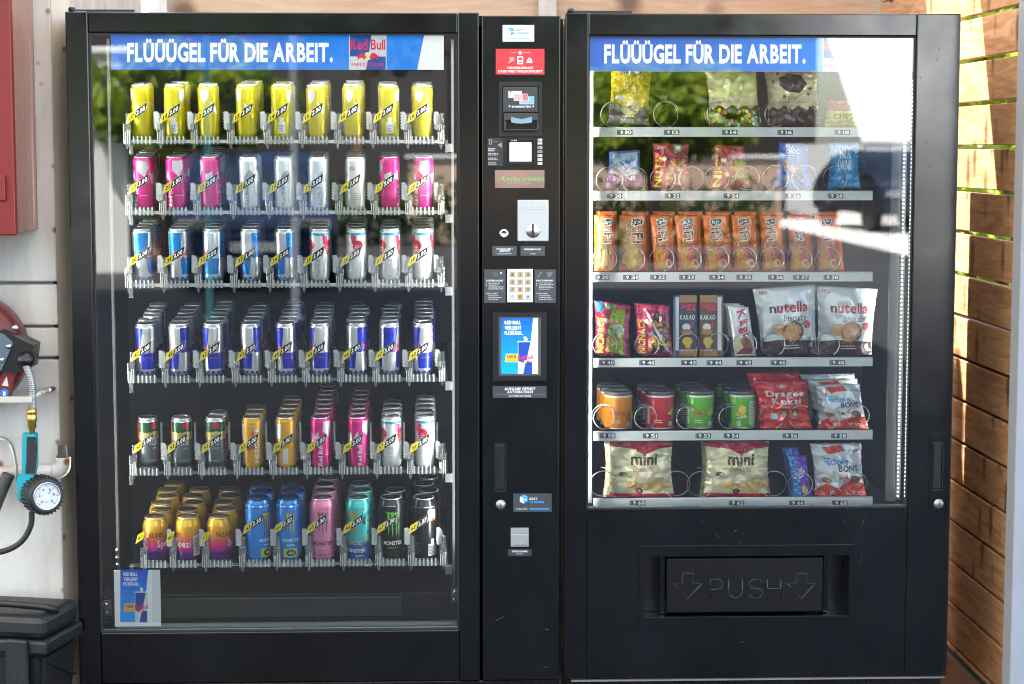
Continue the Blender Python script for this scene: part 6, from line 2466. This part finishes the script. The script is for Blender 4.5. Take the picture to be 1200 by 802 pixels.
# white pipe run with elbow and dark cap
pp = empty('wall_pipe', (PX(40, YC, 550), YC - .04, PZ(556, YC, 40)))
tag(pp, 'grey-white water pipe with elbow and dark cap along the container wall', 'pipe')
YP_ = YC - .045
MB().tube(pth([(-40, 556), (40, 553), (66, 552), (72, 548), (73, 540)], YP_, 6), .017, 14).build('pipe_run', RUSTY, pp)
MB().tube(pth([(62, 552), (70, 551), (73.5, 545), (73.5, 536)], YP_, 4), .021, 14).build('pipe_elbow', RUSTY, pp)
MB().lathe([(.016, -.002), (.016, .006), (.0125, .009), (.0125, .034), (.0, .036)], 14, origin=P(73.5, 537, YP_)).build('pipe_cap', mat('dark_cap', (.04, .038, .035), .6), pp)
MB().tube(pth([(10, 556), (2, 575), (-8, 600)], YP_ - .03), .016, 12).build('drop_hose', mat('olive_rubber', (.05, .048, .042), .55), pp)
# bent hook and rusty shelf bracket
bh = empty('wall_hook', (PX(15, YC, 550), YC - .02, PZ(575, YC, 15)))
tag(bh, 'bent grey steel hook strip left of the teal grip', 'hook')
m = MB()
hp = pth([(-20, 512, YC - .01), (4, 514, YC - .04), (14, 524, YC - .07), (19, 548, YC - .08), (20, 570, YC - .08), (24, 577, YC - .08)], YC, 5)
for i in range(len(hp) - 1):
    p0, p1 = hp[i], hp[i + 1]
    d = Vector((0, .012, 0))
    e = Vector((.0018, 0, .0018))
    m.add([p0 - d - e, p1 - d - e, p1 + d - e, p0 + d - e, p0 - d + e, p1 - d + e, p1 + d + e, p0 + d + e], [(0, 1, 2, 3), (7, 6, 5, 4), (0, 4, 5, 1), (3, 2, 6, 7)])
m.build('hook_strip', DULLST, bh)
br = empty('shelf_bracket', (PX(20, YC, 468), YC - .1, PZ(474, YC, 15)))
tag(br, 'rusty white angle bracket on the container below the hose reel', 'bracket')
za = PZ(472, YC - .20, 10)
zb_ = PZ(467, YC - .20, 10)
MB().box(PX(-40, YC - .1, 470), PX(39, YC - .19, 470), YC - .205, YC - .19, za, zb_ + .004, b=.001).build('front_angle', RUSTY, br)
MB().box(PX(35, YC - .19, 470), PX(39, YC - .19, 470), YC - .1895, YC - .001, za + .004, zb_ + .004, b=.001).build('side_arm', RUSTY, br)
MB().tube([Vector((PX(38, YC - .18, 470), YC - .18, zb_)), Vector((PX(62, YC - .01, 455), YC - .004, PZ(455, YC, 60)))], .006, 8).build('stay_rod', RUSTY, br)

# black toolbox standing on the ground in front of the container
YT = -.02
tb = empty('toolbox', (PX(40, YT, 760), YT, 0))
tag(tb, 'black plastic toolbox with fold-down handle at the bottom left', 'toolbox')
Mx = Matrix.Rotation(R(-14), 4, 'Z')
x1, x0 = PX(87, YT, 760), PX(-60, YT, 760)
zt = PZ(722, YT, 40)
w = x1 - x0
cx_ = (x0 + x1) / 2
T = Matrix.Translation((cx_ - .01, YT - .06, 0)) @ Mx


def tbx(name, a0, a1, b0, b1, c0, c1, bev, parent=tb, m=TOOLBOX):
    return MB().box(a0, a1, b0, b1, c0, c1, b=bev, M=T).build(name, m, parent)


MB().frombm((lambda bm: (bmesh.ops.create_cube(bm, size=1), [setattr(v, 'co', Vector((v.co.x * (w if v.co.z > 0 else w * .90), v.co.y * (.20 if v.co.z > 0 else .17), (v.co.z + .5) * (zt - .05)))) for v in bm.verts], bmesh.ops.bevel(bm, geom=bm.edges[:], offset=.012, segments=2, affect='EDGES'), bm)[-1])(bmesh.new()), None, T).build('box_body', TOOLBOX, tb)
tbx('rim', -w / 2 - .012, w / 2 + .012, -.112, .112, zt - .052, zt - .015, .008)
lid = tbx('lid', -w / 2 - .005, w / 2 + .005, -.106, .106, zt - .0145, zt + .045, .018)
tbx('latch', w * .22, w * .40, -.128, -.110, zt - .16, zt - .01, .006)
tbx('latch_slot', w * .29, w * .31, -.1295, -.1285, zt - .13, zt - .09, .0004, tb, GASKET)
for i in range(5):
    z_ = zt - .11 - i * .07
    Mr = T @ Matrix.Translation((w / 2 - .004 - i * .003, 0, z_)) @ Matrix.Rotation(R(-25), 4, 'X')
    MB().box(0, .008, -.085, .085, -.003, .003, M=Mr).build('side_rib', TOOLBOX, tb)
hpts = [T @ Vector((a_, b_, c_)) for a_, b_, c_ in ((-.08, -.05, zt + .044), (-.05, -.06, zt + .060), (.05, -.065, zt + .064), (.14, -.055, zt + .058), (.17, -.03, zt + .044))]
MB().tube(hpts, .009, 10).build('carry_handle', TOOLBOX, tb)
